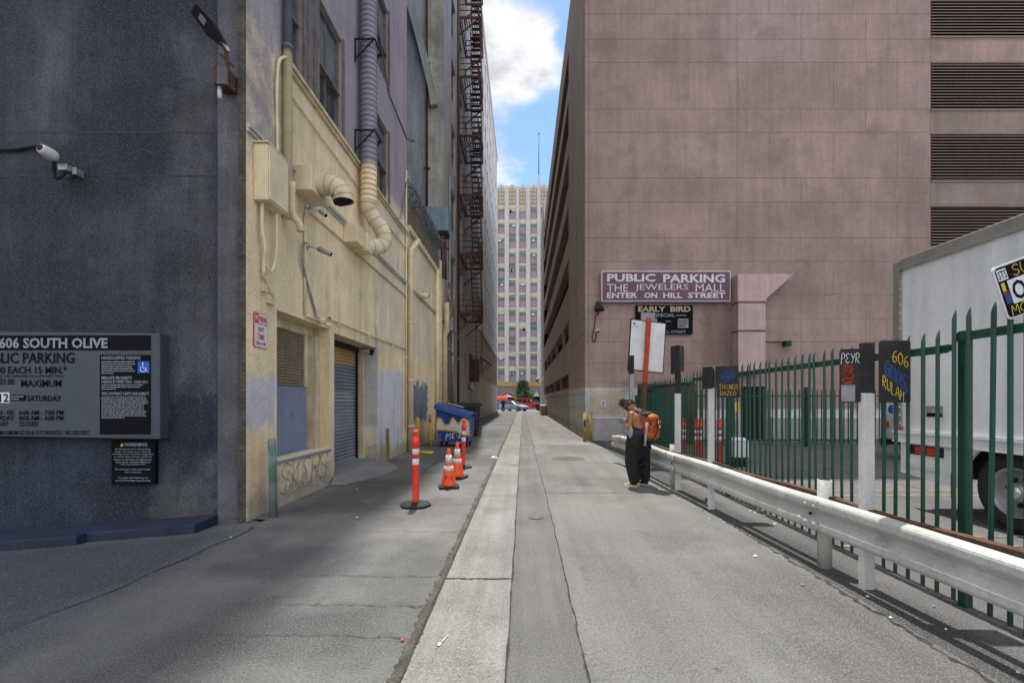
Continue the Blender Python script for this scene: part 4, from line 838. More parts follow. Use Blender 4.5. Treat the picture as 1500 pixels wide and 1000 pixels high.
k.mat(mat_pinkside).wall(RIGHTW(XR), -53.8, -YF, -.2, 22.7, [(-b, -a, c, d) for a, b, c, d in sh], .5); k.rect(Fr((0, 53.8, 0), (-1, 0, 0), (0, 0, 1)), -30, -XR, 0, 22.7)
k.build('wall', parent=pk)
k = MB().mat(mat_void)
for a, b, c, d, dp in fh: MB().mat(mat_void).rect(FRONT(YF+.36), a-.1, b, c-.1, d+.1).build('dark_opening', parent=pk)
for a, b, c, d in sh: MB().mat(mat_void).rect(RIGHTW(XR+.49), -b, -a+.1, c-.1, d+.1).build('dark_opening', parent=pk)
for a, b, c, d, dp in fh[:5]:
    l = MB().mat(mat_louvre); v = c+.03
    while v < d-.05: l.add([(a, YF+.02, v), (b, YF+.02, v), (b, YF+.02, v+.035), (a, YF+.02, v+.035), (b, YF+.14, v+.085), (a, YF+.14, v+.085)], [(0, 1, 2, 3), (3, 2, 4, 5)]); v += .118
    l.box(a, b, YF-.03, YF+.03, c-.06, c-.002); l.box(a, b, YF-.03, YF+.03, d+.002, d+.05); l.build('louvre', parent=pk)
l = MB().mat(mat_louvre); v = 2.25
while v < 3.03: l.add([(XR+.02, 24.9, v), (XR+.02, 52.5, v), (XR+.02, 52.5, v+.04), (XR+.02, 24.9, v+.04), (XR+.14, 52.5, v+.08), (XR+.14, 24.9, v+.08)], [(3, 2, 1, 0), (5, 4, 2, 3)]); v += .13
for y in (30, 36, 42, 48): l.mat(mat_pinkside).box(XR-.01, XR+.2, y, y+.25, 2.215, 3.055); l.mat(mat_pinkside).box(XR+.0, XR+.2, y-1.5, y-1.2, 4.845, 5.985)
l.mat(mat_pink).box(XR-.07, XR-.002, 24.9, 52.5, 2.10, 2.20); l.build('alley_louvre', parent=pk)
k = MB().mat(mat_joint); fr = FRONT(YF-.002)
def hj(z0, a=XR, b=16.4): k.rect(fr, a, b, z0-.008, z0+.008)
def vj(x, z0, z1): k.rect(fr, x-.007, x+.007, z0, z1, .0005)
zs = [17.11, 16.1, 15.17, 13.29, 12.36, 10.53, 9.56, 8.12, 7.17, 5.85, 4.88, 3.95, 3.08, 2.32, 18.9, 20.1, 21.4]
for z0 in zs: hj(z0)
for z0 in (16.1, 15.17, 13.29, 12.36, 10.5, 9.5): hj(z0-.03, 16.4, 30)
vj(PX(862.6, 18.3), 2.1, 22.7); vj(PX(1080, 18.3), 2.3, 22.7); vj(16.39, 2.3, 22.7)
zs = sorted(zs)+[22.7]
for i, (a, b) in enumerate(zip(zs, zs[1:])):
    for x in ((1127, 1221, 1314.6) if b-a > 1.15 else (1174, 1268)): vj(PX(x, 18.3), a, b)
k.mat(mat_joint); fs = RIGHTW(XR-.002)
for z0 in (21.4, 18.5, 15.6, 12.8, 9.9, 7.1, 4.4, 3.3): k.rect(fs, -24.9 if z0 > 3.5 else -53, -YF, z0-.012, z0+.012)
k.build('panel_joint', parent=pk)
k = MB().mat(mat_plinth); k.box(2.62, 8.6, 18.12, 18.297, -.1, .86); k.box(9.9, 30, 18.12, 18.297, -.1, .86); k.mat(mat_whitepaint).box(2.60, 8.6, 18.10, 18.296, .862, .93); k.box(9.9, 30, 18.10, 18.296, .862, .93); k.build('plinth', parent=pk)
k = MB().mat(mat_void); k.box(8.8, 9.7, 18.32, 18.6, 0, 2.1); k.build('service_door', parent=pk)
# signs on the pink wall
SD = 18.05; fr = FRONT(SD)
s1 = thing('public_parking_sign', 'long plum public parking sign for The Jewelers Mall on the pink wall', 'sign', (5.7, 18.1, 5.5))
k = MB().mat(mat_white); k.fbox(fr, X_(881), X_(1070.5), Z_(441.5), Z_(396.5), -.2, 0); k.build('frame', parent=s1, bevel=.015)
k = MB().mat(mat_plum); k.fbox(fr, X_(882.6), X_(1069), Z_(440), Z_(398), .001, .012); k.build('face', parent=s1)
k = MB().mat(mat_white); tb(k, 'PUBLIC', 889.5, 960, 401, 412.5, .03, .016); tb(k, 'PARKING', 971.5, 1062, 401.5, 414, .03, .016)
for st, a, b in (('THE', 889, 920), ('JEWELERS', 930.5, 1008), ('MALL', 1019, 1062)): tb(k, st, a, b, 416, 427, -.004, .016)
for st, a, b in (('ENTER', 889, 933.5), ('ON', 943.5, 962.5), ('HILL', 971.5, 999), ('STREET', 1007.5, 1062.5)): tb(k, st, a, b, 428.5, 436.5, .025, .016)
k.build('lettering', parent=s1)
s2 = thing('early_bird_sign', 'black early bird special sign below the long plum sign', 'sign', (5.6, 18.2, 4.3)); SD = 18.18; fr = FRONT(SD)
k = MB().mat(mat_signblack); k.fbox(fr, X_(931.5), X_(1015), Z_(489), Z_(447), -.1, 0); k.build('panel', parent=s2)
k = MB().mat(mat_tan); tb(k, 'EARLY', 935, 975, 448.5, 456.5, .035); tb(k, 'BIRD', 982, 1012, 448.5, 456.5, .035); k.build('heading', parent=s2)
k = MB().mat(mat_signtext); tb(k, 'SPECIAL', 959.5, 989, 459, 464); rb(k, 990, 1005, 461.3, 462.3); tb(k, '$', 958.5, 963, 466, 472); rb(k, 975, 983, 470, 471); tb(k, 'HILL STREET', 968, 1005, 484, 487.5)
rb(k, 939, 959.5, 457.5, 470, .004); rb(k, 993, 1008.5, 467, 480, .004); k.mat(mat_signblack).para(fr, X_(994), X_(1007.5), Z_(479), Z_(468), 3, .008, 8); k.build('lettering', parent=s2)
k = MB().mat(mat_white); SD = 18.28; fr = FRONT(SD); k.fbox(fr, X_(880), X_(887), Z_(596), Z_(586.5), 0, .01); k.mat(mat_icon).poly(fr, [(X_(883.5)+.05*math.cos(R(a)), Z_(590)+.05*math.sin(R(a))) for a in range(0, 360, 40)], .011, .013); k.rect(fr, X_(881.5), X_(885.5), Z_(594.5), Z_(593), .013)
tag(k.build('notice'), 'small white notice with a blue emblem on the painted patch of the pink wall', 'notice')
# pink duct with hood
pd = thing('wall_duct', 'square pale pink duct with a slanted hood, right of the plum sign', 'duct', (9.1, 18.1, 2.6))
k = MB().mat(mat_duct_pink); y0 = 17.75
k.poly(FRONT(y0), [(PX(1081, y0), PZ(441, y0)), (PX(1123, y0), PZ(441, y0)), (PX(1123, y0), PZ(437, y0)), (PX(1164, y0), PZ(401, y0)), (PX(1081, y0), PZ(401, y0))], -.53, 0); k.build('hood', parent=pd, bevel=.01)
k = MB().mat(mat_duct_pink); k.box(PX(1081, y0)+.02, PX(1122, y0), y0+.01, 18.29, PZ(483, y0), PZ(442, y0)-.03); k.box(PX(1081, y0)+.02, PX(1122, y0), y0+.01, 18.29, 2.7, PZ(484, y0)-.03); k.build('shaft', parent=pd, bevel=.008)
k = MB().mat(mat_joint); k.box(PX(1081, y0), PX(1123, y0), y0-.02, 18.28, PZ(442, y0)-.028, PZ(442, y0)+.02); k.box(PX(1081, y0), PX(1123, y0), y0-.02, 18.28, PZ(484, y0)-.028, PZ(484, y0)+.02); k.build('flange', parent=pd)
fl2 = thing('floodlight', 'black floodlight high at the corner of the pink wall left of the plum sign', 'floodlight', (3.0, 18.2, 5.0))
k = MB().mat(mat_blackbox); fr = Fr((3.02, 18.0, 5.28), (1, -.3, 0), (.25, .5, 1)); k.poly(fr, [(-.16, -.18), (.22, -.14), (-.02, .25), (-.16, .2)], -.1, .1); k.build('head', parent=fl2, bevel=.015)
k = MB().mat(mat_blackbox); k.tube([(3.0, 18.05, 5.1), (2.98, 18.28, 5.0)], .03, 8); k.build('mount', parent=fl2)
cw = camera((2.98, 18.1, 4.37), (.1, -.8, -.5), 'small white camera under the black floodlight on the pink wall corner', .2, .06, mat_whitepaint, (-.03, .18, .02))
pipe('wall_cable', [(2.92, 18.27, 5.0), (2.86, 18.27, 4.5), (2.78, 18.27, 4.1), (2.9, 18.27, 3.95), (2.95, 18.27, 4.3)], .016, mat_blackbox, 'thin black cable looping between floodlight and camera on the pink wall', 'cable', 6, 5)
k = MB().mat(mat_blackbox); k.box(10.38, 10.6, 17.95, 18.2, 3.75, 3.95); k.tube([(9.7, 18.27, 3.95), (10.45, 18.27, 3.93)], .02, 6); k.bar((10.5, 18.2, 3.85), (10.5, 18.29, 3.85), .1)
tag(k.build('wall_lamp', bevel=.02), 'small dark wall lamp to the right of the pink duct', 'lamp')
for x, y, lb in ((2.40, 17.7, 'yellow-green bollard with green smear, left of the pair at the pink corner'), (2.62, 17.6, 'rusty yellow bollard, right of the pair at the pink corner')):
    k = MB().mat(mat_yel); k.tube([(x, y, -.02), (x, y, 1.08)], .068, 14); k.lathe((x, y, 1.08), [(.068, 0), (.055, .03), (.02, .045)], 14)
    if x < 2.5: k.mat(mat_green).fbox(FRONT(y-.066), x-.035, x+.03, .55, .85, 0, .006)
    tag(k.build('bollard'), lb, 'bollard', 'yellow bollards at the pink corner')
# ------------------------------------------------------------------ palisade fences
FX = 3.35
def pale_mesh(h, wd=.037):
    k = MB().mat(mat_green); d = .012; t_ = .004
    prof = [(-wd/2, 0), (-wd/2+.012, d), (0, d*.45), (wd/2-.012, d), (wd/2, 0)]
    def ring(z, s=1, lean=0): return [(-(n_*s)+lean, u*s, z) for u, n_ in prof]+[(-(n_*s)+lean+t_*s, u*s, z) for u, n_ in prof[::-1]]
    k.loft([ring(.05), ring(h-.075), ring(h-.03, .62, .008), ring(h, .08, .016)], sm=False)
    return k
pf = thing('palisade_fence', 'tall green palisade fence with pointed pales behind the guardrail', 'fence', (FX, 8, 0))
proto = pale_mesh(2.2).build('pale', parent=None, origin=(0, 0, 0)); proto.parent = pf
y = 2.45-.137*12; i = 0
while y < 13.3:
    o = proto if i == 0 else proto.copy()
    if i: COL.objects.link(o); o.parent = pf
    hs = 1.045 if y < 3.6 else (.985 if y < 9 else (.955 if y < 11.8 else .91))
    o.location = (.0, y-8+random.uniform(-.006, .006), 0); o.scale = (1, 1, hs*(1+random.uniform(-.004, .004))); o.rotation_euler = (R(random.gauss(0, .45)), R(random.gauss(0, .25)), R(random.uniform(-6, 6)))
    y += .137; i += 1
for (a, b, z0) in ((.75, 3.56, 2.12), (3.60, 9, 2.04), (9, 11.78, 1.97), (11.84, 13.4, 1.88)):
    k = MB().mat(mat_green); k.box(FX+.012, FX+.055, a, b, z0-.05, z0); k.box(FX+.012, FX+.018, a, b, z0-.065, z0-.051); k.build('rail', parent=pf)
    k = MB().mat(mat_green); k.box(FX+.012, FX+.055, a, b, .22, .27); k.build('rail', parent=pf)
for yy, h in ((3.07, 2.2), (3.54, 2.14), (7.6, 2.06), (11.81, 1.95), (13.42, 1.9)):
    k = MB().mat(mat_green); k.box(FX+.058, FX+.122, yy-.032, yy+.032, -.05, h); k.build('post', parent=pf, bevel=.006)
bf = thing('palisade_fence', 'shorter green fence across the lot in front of the pink wall', 'fence', (9, 15.5, 0))
pm = MB().mat(mat_green)
pm.loft([[(-.025, 0, .1), (0, -.012, .1), (.025, 0, .1), (0, .004, .1)], [(-.025, 0, 1.9), (0, -.012, 1.9), (.025, 0, 1.9), (0, .004, 1.9)], [(-.003, 0, 2.0), (0, -.001, 2.0), (.003, 0, 2.0), (0, .001, 2.0)]], sm=False)
proto = pm.build('pale', origin=(0, 0, 0)); proto.parent = bf
x = 4.7; i = 0
while x < 16:
    o = proto if i == 0 else proto.copy()
    if i: COL.objects.link(o); o.parent = bf
    o.location = (x-9, 0, 0); x += .152; i += 1
k = MB().mat(mat_green); k.box(4.6, 16, 15.51, 15.55, 1.72, 1.77); k.build('rail', parent=bf); k = MB().mat(mat_green); k.box(4.6, 16, 15.51, 15.55, .22, .27); k.build('rail', parent=bf)
for x in (4.65, 7.2, 9.75, 12.4, 15): k = MB().mat(mat_green); k.box(x-.06, x+.06, 15.56, 15.68, 0, 2.05); k.build('post', parent=bf)
# green sheet panel at the far end of the near fence
k = MB().mat(mat_green); k.box(3.36, 4.6, 13.6, 13.66, .1, 1.75)
tag(k.build('sheet_gate', bevel=.01), 'solid green sheet gate at the far end of the palisade fence', 'gate')
k = MB().mat(mat_rust)
k.wall(FRONT(16.3), 4.1, 6.2, .05, 2.2)
k.mat(mat_green).box(4.7, 5.6, 16.2, 16.28, 1.0, 1.6)
tag(k.build('brown_bin_shed'), 'rusty brown sheet enclosure with a green panel behind the far fence', 'enclosure')

# ------------------------------------------------------------------ guardrail
gx = lambda y: 2.54+(11.4-y)*.051
gr = thing('guardrail', 'cream white W-beam guardrail along the lot edge on the right', 'guardrail', (2.8, 6, 0))
PROF = [(.0, .318), (-.012, .33), (-.03, .332), (-.062, .318), (-.078, .302), (-.083, .285), (-.083, .245), (-.078, .232), (-.03, .185), (-.016, .172), (-.014, .165), (-.018, .157), (-.078, .105), (-.083, .093), (-.083, .05), (-.078, .034), (-.062, .016), (-.03, .002), (-.012, .004), (.0, .014)]
def rail_sec(y0, y1, zb0, zb1, dz=0, off=0):
    k = MB().mat(mat_rail); n_ = max(2, int((y1-y0)/.35)); rings = []
    for i in range(n_+1):
        t_ = i/n_; y = y0+(y1-y0)*t_; zb = zb0+(zb1-zb0)*t_+.006*math.sin(y*2.1); x = gx(y)-.07+.008*math.sin(y*1.3)+off
        out = [(x+a, y, zb+b) for a, b in PROF]; inn = [(x+a+.006, y, zb+b) for a, b in PROF[::-1]]
        rings.append(out+inn)
    k.loft(rings, sm=False, cap=False); return k
for a, b, z0, z1, of in ((.2, 4.55, .355, .35, 0), (4.25, 8.05, .345, .36, .008), (7.75, 11.35, .355, .40, 0)):
    o = rail_sec(a, b, z0, z1, off=of).build('rail', parent=gr)
for y in (4.3, 4.42, 7.8, 7.95):
    for zz in (.43, .60): k = MB().mat(mat_rail); k.lathe((gx(y)-.15, y, zz), [(.0, -.016), (.018, -.012), (.022, -.002), (.022, .012)], 10, (1, 0, 0)); k.build('bolt', parent=gr)
for y, zz in ((4.36, .52), (7.87, .52), (4.36, .44)): k = MB().mat(mat_void); k.lathe((gx(y)-.156, y, zz), [(.014, 0), (.014, .02)], 10, (1, 0, 0)); k.build('bolt_hole', parent=gr)
for y in (4.25, 7.75):
    for z0, z1 in ((.385, .46), (.585, .655)): k = MB().mat(mat_rust); k.bar((gx(y)-.155, y-.004, z0), (gx(y)-.155, y-.004, z1), .006, .012); k.build('lap_seam', parent=gr)
k = MB().mat(mat_rail)                          # flared end piece
rings = []
for i in range(6):
    t_ = i/5; y = 11.3+.5*t_; x = gx(11.3)-.07-.10*t_*t_; s_ = 1-.12*t_
    rings.append([(x+a, y, .40+b*s_) for a, b in PROF]+[(x+a+.006, y, .40+b*s_) for a, b in PROF[::-1]])
k.loft(rings, sm=False, cap=False); k.build('end_terminal', parent=gr)
k = MB().mat(mat_rusttop); k.add([], [])
pts = [(gx(y)+.03, y, .655+.012*math.sin(y*3)) for y in [.3+.3*i for i in range(37)]]
for a, b in zip(pts, pts[1:]): k.bar(a, b, .075, .06)
k.build('backing_rail', parent=gr)
for y, h, r_ in ((4.37, .84, .062), (8.3, .80, .05), (11.2, .70, .06), (2.2, .66, .06), (10.0, .62, .055)):
    k = MB().mat(mat_rail); x = gx(y)+.03 if y != 4.37 else gx(y)-.002
    k.tube([(x, y, -.05), (x, y, h)], r_, 16)
    if h > .75: k.mat(mat_void).lathe((x, y, h+.0015), [(r_*.82, 0), (r_*.82, .001)], 16)
    k.build('post', parent=gr)

# ------------------------------------------------------------------ sign posts behind the guardrail
def post(x, y, w_, h, split, label):
    t_ = thing('sign_post', label, 'post', (x, y, 0))
    MB().box(x-w_/2, x+w_/2, y-w_/3, y+w_/3, -.05, split).build('painted_post', mat_whitepaint, t_, bevel=.008)
    MB().box(x-w_/2+.002, x+w_/2-.002, y-w_/3+.002, y+w_/3-.002, split+.001, h).build('black_post_top', mat_blackpost, t_, bevel=.008)
    return t_
def panel(t_, name, fr, u0, u1, v0, v1, m=None):
    k = MB().mat(m or mat_blackpost); k.rbox(fr, u0, u1, v0, v1, 0, .012, .02); return k.build(name, parent=t_)
# nearest post with two graffitied panels
X4, Y4 = 2.93, 3.88
t4 = post(X4, Y4, .098, 2.09, 1.66, 'nearest white post behind the guardrail with two graffitied black panels')
fr = Fr((X4+.055, Y4-.06, 1.56), (1, -.02, 0), (0, 0, 1)); panel(t4, 'sign_panel', fr, .0, .255, .02, .54)
k = MB().mat(mat_gyel); tagtext(k, fr, '606', .10, .24, .37, .47, .007, .014, .1, -.022); tagtext(k, fr, 'RULAH', .02, .20, .16, .25, .006, .014, .1, -.028); k.build('yellow_graffiti', parent=t4)
k = MB().mat(mat_gblue); tagtext(k, fr, 'GHOS', .04, .22, .26, .38, .018, .0128, .2, -.035); k.stroke(fr, [(.15, .12), (.2, .09), (.22, .14), (.17, .16)], .02, .0132); k.build('blue_graffiti', parent=t4)
fr = Fr((X4-.19, Y4+.06, 1.56), (.92, -.38, 0), (0, 0, 1)); panel(t4, 'sign_panel', fr, .0, .15, .02, .48)
k = MB().mat(mat_gwhite); tagtext(k, fr, 'PEYR', .005, .145, .36, .44, .005, .014); k.build('white_graffiti', parent=t4)
k = MB().mat(mat_gred); k.stroke(fr, [(.02, .33), (.08, .31), (.03, .27), (.09, .25), (.03, .21), (.09, .19)], .045, .0128); k.mat(mat_ggrey).rect(fr, .01, .11, .03, .17, .0128); k.build('red_graffiti', parent=t4)
# third post: one panel
t3 = post(2.77, 6.7, .085, 2.07, 1.78, 'white post with one black panel tagged in blue and yellow, second from the camera')
fr = Fr((2.83, 6.64, 1.62), (1, -.1, 0), (-.05, 0, 1)); panel(t3, 'sign_panel', fr, .0, .32, .02, .48)
k = MB().mat(mat_gblue); k.stroke(fr, [(.17+.09*math.cos(a*.7)*(.6+.4*math.sin(a*1.9)), .34+.08*math.sin(a*.9)) for a in range(26)], .007, .014); tagtext(k, fr, 'GHOST', .06, .28, .30, .37, .009, .0135); k.build('blue_graffiti', parent=t3)
k = MB().mat(mat_gyel); tagtext(k, fr, 'THINGS', .03, .31, .14, .21, .0055, .014); tagtext(k, fr, 'DAZED', .04, .27, .05, .11, .0055, .014); k.build('yellow_graffiti', parent=t3)
fr = Fr((2.715, 6.68, 1.62), (.36, -1, 0), (0, 0, 1)); panel(t3, 'sign_panel', fr, -.1, .10, .15, .47)
# second post: folded black panels
t2 = post(2.77, 8.14, .10, 2.58, 1.72, 'taller white post with folded black panels, third from the camera')
fr = Fr((2.81, 8.09, 2.1), (.5, 1, 0), (0, 0, 1)); panel(t2, 'sign_panel', fr, .03, .30, .02, .48)
fr = Fr((2.71, 8.1, 2.1), (.30, -1, 0), (0, 0, 1)); panel(t2, 'sign_panel', fr, -.12, .12, -.03, .47)
# far steel post
t1 = thing('sign_post', 'slim grey steel post with a black edge-on panel in front of the bare-backed person', 'post', (2.67, 11.2, 0))
MB().box(2.62, 2.72, 11.15, 11.25, -.05, 2.6).build('steel_post', mat_galv, t1, bevel=.005)
fr = Fr((2.60, 11.14, 2.25), (.5, -.5, 0), (0, 0, 1)); panel(t1, 'sign_panel', fr, -.02, .14, .0, .44)
# red pole with white board seen from behind
bs = thing('leaning_board_sign', 'white board with black edging leaning on a red pole, seen from behind', 'sign', (3.05, 11.8, 0))
k = MB().mat(mat_polered); k.bar((3.02, 11.75, -.05), (3.24, 11.7, 3.72), .115, .06); k.build('pole', parent=bs, bevel=.004)
cx, cz = PX(948, 11.77), PZ(507, 11.77); fr = Fr((cx, 11.77, cz), (1, .1, -.10), (.06, 0, 1))
k = MB().mat(mat_blackbox); k.fbox(fr, -.48, .48, -.66, .66, -.03, -.005); k.build('backing', parent=bs)
k = MB().mat(mat_white); k.fbox(fr, -.452, .452, -.632, .632, -.004, .004); k.build('board', parent=bs)
k = MB().mat(mat_icon); k.rect(fr, -.41, -.35, .52, .565, .006); k.rect(fr, -.41, -.27, .47, .48, .006); k.build('sticker', parent=bs)
# one way sign hung on the fence
ow = thing('one_way_sign', 'tilted black and white one way sign covered in stickers on the fence at far right', 'sign', (3.4, 3.0, 2.1))
fr = Fr((3.20, 3.0, 2.125), (math.cos(R(20)), .05, math.sin(R(20))), (-math.sin(R(18)), 0, math.cos(R(18))))
k = MB().mat(mat_white); k.rbox(fr, 0, .92, 0, .36, -.012, 0, .03); k.build('plate', parent=ow)
k = MB().mat(mat_signblack); k.rbox(fr, .012, .908, .012, .348, .001, .003, .025); k.build('face', parent=ow)
k = MB().mat(mat_white); k.poly(fr, [(.07, .09), (.07, .25), (.70, .25), (.70, .32), (.86, .17), (.70, .03), (.70, .09)], .004, .005); k.rect(fr, .015, .085, .26, .335, .006)
k.mat(mat_signblack).text(fr, 'ONE WAY', .085, .68, .105, .235, .0065, .02); k.text(fr, 'STS', .02, .08, .27, .325, .0075, .01); k.build('arrow', parent=ow)
k = MB().mat(mat_gyel); tagtext(k, fr, 'SUDS', .12, .36, .265, .335, .0055, .0075); tagtext(k, fr, "MOST K", .03, .42, .02, .085, .0055, .0075); k.rect(fr, .02, .045, .19, .245, .0072); k.mat(mat_gred).rect(fr, .015, .06, .165, .19, .007); k.mat(mat_gblue).rect(fr, .02, .065, .10, .164, .007); k.build('graffiti', parent=ow)

# ------------------------------------------------------------------ box truck
tr = thing('box_truck', 'white box truck parked behind the green fence at the right edge', 'truck', (7, 4, 0))
TX, TY = 5.8, 7.09
k = MB().mat(mat_truck); k.box(TX, TX+2.45, -.5, TY-.1, 1.14, 3.70); k.build('cargo_box', parent=tr)
k = MB().mat(mat_truckdk); k.box(TX-.03, TX+2.48, TY-.099, TY+.02, 1.1, 3.74); k.box(TX-.025, TX+2.47, -.5, TY-.1, 3.60, 3.76); k.build('edge_trim', parent=tr, bevel=.015)
k = MB().mat(mat_chrome); k.box(TX-.04, TX-.003, -.5, TY-.1, 3.575, 3.60); k.box(TX-.03, TX-.003, TY-.14, TY-.10, 1.2, 3.57)
for zz in [1.25+.12*i for i in range(19)]: k.lathe((TX-.035, TY-.12, zz), [(.012, -.006), (.012, .01)], 8, (1, 0, 0))
k.build('rivet_strip', parent=tr)
k = MB().mat(mat_truck); k.box(TX-.02, TX+.0, -.5, TY+.01, .98, 1.13); k.box(TX-.045, TX-.021, -.5, TY+.01, 1.10, 1.135); k.box(TX-.045, TX-.021, -.5, TY+.01, .965, .99)
y = 6.9
while y > 0: k.lathe((TX-.022, y, 1.05), [(.014, -.01), (.018, 0)], 8, (1, 0, 0)); k.lathe((TX-.022, y-.08, 1.05), [(.014, -.01), (.018, 0)], 8, (1, 0, 0)); y -= .42
k.build('lower_rail', parent=tr)
WY = 5.42                                          # wheel centre
k = MB().mat(mat_truck); fr = RIGHTW(TX+.01)        # u = -y
arch = [(-WY+.60*math.cos(R(a)), .5+.60*math.sin(R(a))) for a in range(0, 181, 12)]
k.poly(fr, [(-7.0, .50), (-6.30, .44)]+[(-6.30, .44), (-WY-.6, .42)]+arch[::-1]+[(-WY+.6, .42), (-.5+0, .42), (.5, .42), (.5, .97), (-7.0, .97)], -.05, 0); k.build('skirt', parent=tr)
k = MB().mat(mat_whitepaint); k.stroke(RIGHTW(TX-.004), [(a, b) for a, b in arch], .045, .012, 2); k.build('arch_lip', parent=tr)
k = MB().mat(mat_void); k.box(TX+.2, TX+2.3, -.5, TY-.15, .55, 1.1); k.build('chassis', parent=tr)
k = MB().mat(mat_blackbox); k.fbox(fr, -6.86, -6.28, .80, .94, .001, .008); k.build('lamp_recess', parent=tr)
k = MB().mat(mat_taill); k.fbox(fr, -6.72, -6.55, .815, .925, .009, .02); k.fbox(fr, -6.53, -6.38, .815, .925, .009, .02); k.build('tail_lamp', parent=tr)
k = MB().mat(mat_truck); k.fbox(fr, -6.95, -6.33, .60, .76, .001, .03); k.fbox(fr, -6.9, -6.38, .64, .72, .031, .04); k.build('step_box', parent=tr, bevel=.01)
k = MB().mat(mat_taill); k.fbox(RIGHTW(TX-.03), -6.97, -6.9, 1.16, 1.2, 0, .015); k.build('marker_lamp', parent=tr)
k = MB().mat(mat_rubber); k.fbox(fr, -6.17, -6.10, .28, .62, .005, .01); k.build('mud_flap', parent=tr)
k = MB().mat(mat_ggrey); k.fbox(RIGHTW(TX), -6.55, -6.28, 1.36, 1.52, .002, .004); k.mat(mat_signblack).fbox(RIGHTW(TX), -6.53, -6.30, 1.37, 1.42, .005, .006); k.build('data_plate', parent=tr)
for wx, sgn in ((TX+.06, -1), (TX+2.39, 1)):
  for wy in (WY,):
    k = MB().mat(mat_rubber); k.lathe((wx, wy, .5), [(.28, .16), (.29, 0), (.40, -.01), (.47, .02), (.50, .06), (.50, .24), (.46, .28), (.30, .28)], 40, (-sgn*1.0, 0, 0)); wo = k.build('wheel', parent=tr)
    k = MB().mat(mat_galv); k.lathe((wx, wy, .5), [(.0, .13), (.29, .128), (.30, -.008), (.285, -.012), (.27, .03), (.22, .10), (.20, .12), (.12, .11), (.11, .02), (.09, -.01), (.0, -.012)], 32, (-sgn*1.0, 0, 0)); k.build('rim', parent=wo)
    k = MB().mat(mat_void)
    for i in range(8): a = R(45*i+10); k.lathe((wx-sgn*-.0+sgn*-.0, wy+.165*math.cos(a), .5+.165*math.sin(a)), [(.028, .085), (.028, .118)], 10, (-sgn*1.0, 0, 0))
    k.build('vent_hole', parent=wo)
    k = MB().mat(mat_chrome); k.lathe((wx, wy, .5), [(.0, -.05), (.06, -.045), (.085, -.02), (.09, 0)], 20, (-sgn*1.0, 0, 0)); k.build('hub_cap', parent=wo)
# white van behind the truck
vn = thing('cargo_van', 'white van mostly hidden behind the box truck at the back of the lot', 'van', (11.2, 10.5, 0))
k = MB().mat(mat_truck); fr = Fr((0, 12.9, 0), (-1, 0, 0), (0, 0, 1))
k.poly(fr, [(-12.2, .5), (-12.3, 1.2), (-12.2, 2.1), (-12.0, 2.45), (-10.5, 2.45), (-10.3, 2.1), (-10.2, 1.2), (-10.3, .5)], -4.9, 0); k.build('body', parent=vn, bevel=.04)
k = MB().mat(mat_carglass); k.fbox(RIGHTW(10.28), -11.6, -10.4, 1.5, 2.05, -.01, .01); k.build('side_window', parent=vn)
k = MB().mat(mat_taill); k.box(10.2, 10.26, 12.72, 12.93, .85, 1.02); k.build('tail_lamp', parent=vn)
k = MB().mat(mat_blackbox); k.box(10.25, 12.25, 12.85, 13.05, .35, .52); k.build('bumper', parent=vn)
k = MB().mat(mat_icon); k.poly(RIGHTW(10.205), [(-12.6+.12*math.cos(R(a)), 1.35+.12*math.sin(R(a))) for a in range(0, 360, 30)], -.02, .006); k.build('blue_emblem', parent=vn)
for x in (10.28, 12.0):
    for yy in (8.9, 12.1): k = MB().mat(mat_rubber); k.lathe((x, yy, .34), [(.2, 0), (.34, .01), (.34, .2), (.2, .22)], 24, (1, 0, 0)); k.build('wheel', parent=vn)

# ------------------------------------------------------------------ traffic posts and cones
def delineator(h, base=True):
    t_ = thing('delineator_post', 'x', 'traffic post', (0, 0, 0))
    k = MB().mat(mat_rubber)
    if base: k.lathe((0, 0, 0), [(.235, 0), (.235, .022), (.20, .045), (.09, .055), (.07, .06)], 8, sm=False); k.build('rubber_base', parent=t_)
    k = MB().mat(mat_red); k.lathe((0, 0, .04), [(.056, 0), (.05, .05), (.05, h-.27), (.056, h-.265), (.056, h-.19), (.048, h-.17), (.036, h-.165), (.036, h-.09), (.043, h-.085), (.043, h-.05), (.02, h-.04)], 18); k.build('tube', parent=t_)
    for z0, z1 in ((h-.40, h-.32), (h-.56, h-.47)): k = MB().mat(mat_refl); k.lathe((0, 0, z0+.04), [(.0505, 0), (.0525, .003), (.0525, z1-z0-.003), (.0505, z1-z0)], 18); k.build('reflective_band', parent=t_)
    return t_
dp = delineator(1.14); dp.location = (-1.62, 6.88, .009); dp['label'] = 'nearest red traffic post with two white bands on a black octagonal base'; dp['group'] = 'red traffic posts in the alley'
d2 = copy_tree(dp); d2.location = (-1.43, 10.8, .009); d2.rotation_euler = (R(1), R(1.5), .6); d2['label'] = 'red traffic post beside the two cones in front of the blue dumpster'
lot = [(4.1, 11.6, 'red traffic post in the lot, leftmost of the cluster behind the fence', 0), (4.26, 11.25, 'red traffic post leaning slightly in the lot, second of the cluster behind the fence', 2), (4.42, 11.3, 'red traffic post in the lot cluster, third from the left behind the fence', -1), (4.62, 11.0, 'red traffic post in the lot cluster partly hidden by a white post', 3), (4.82, 11.2, 'red traffic post at the right end of the lot cluster behind the fence', -1)]
for x, y, lb, tl in lot:
    o = copy_tree(dp); o.location = (x, y, 0); o.rotation_euler = (0, R(tl), x*3); o['label'] = lb; o['group'] = 'traffic posts stored behind the fence'
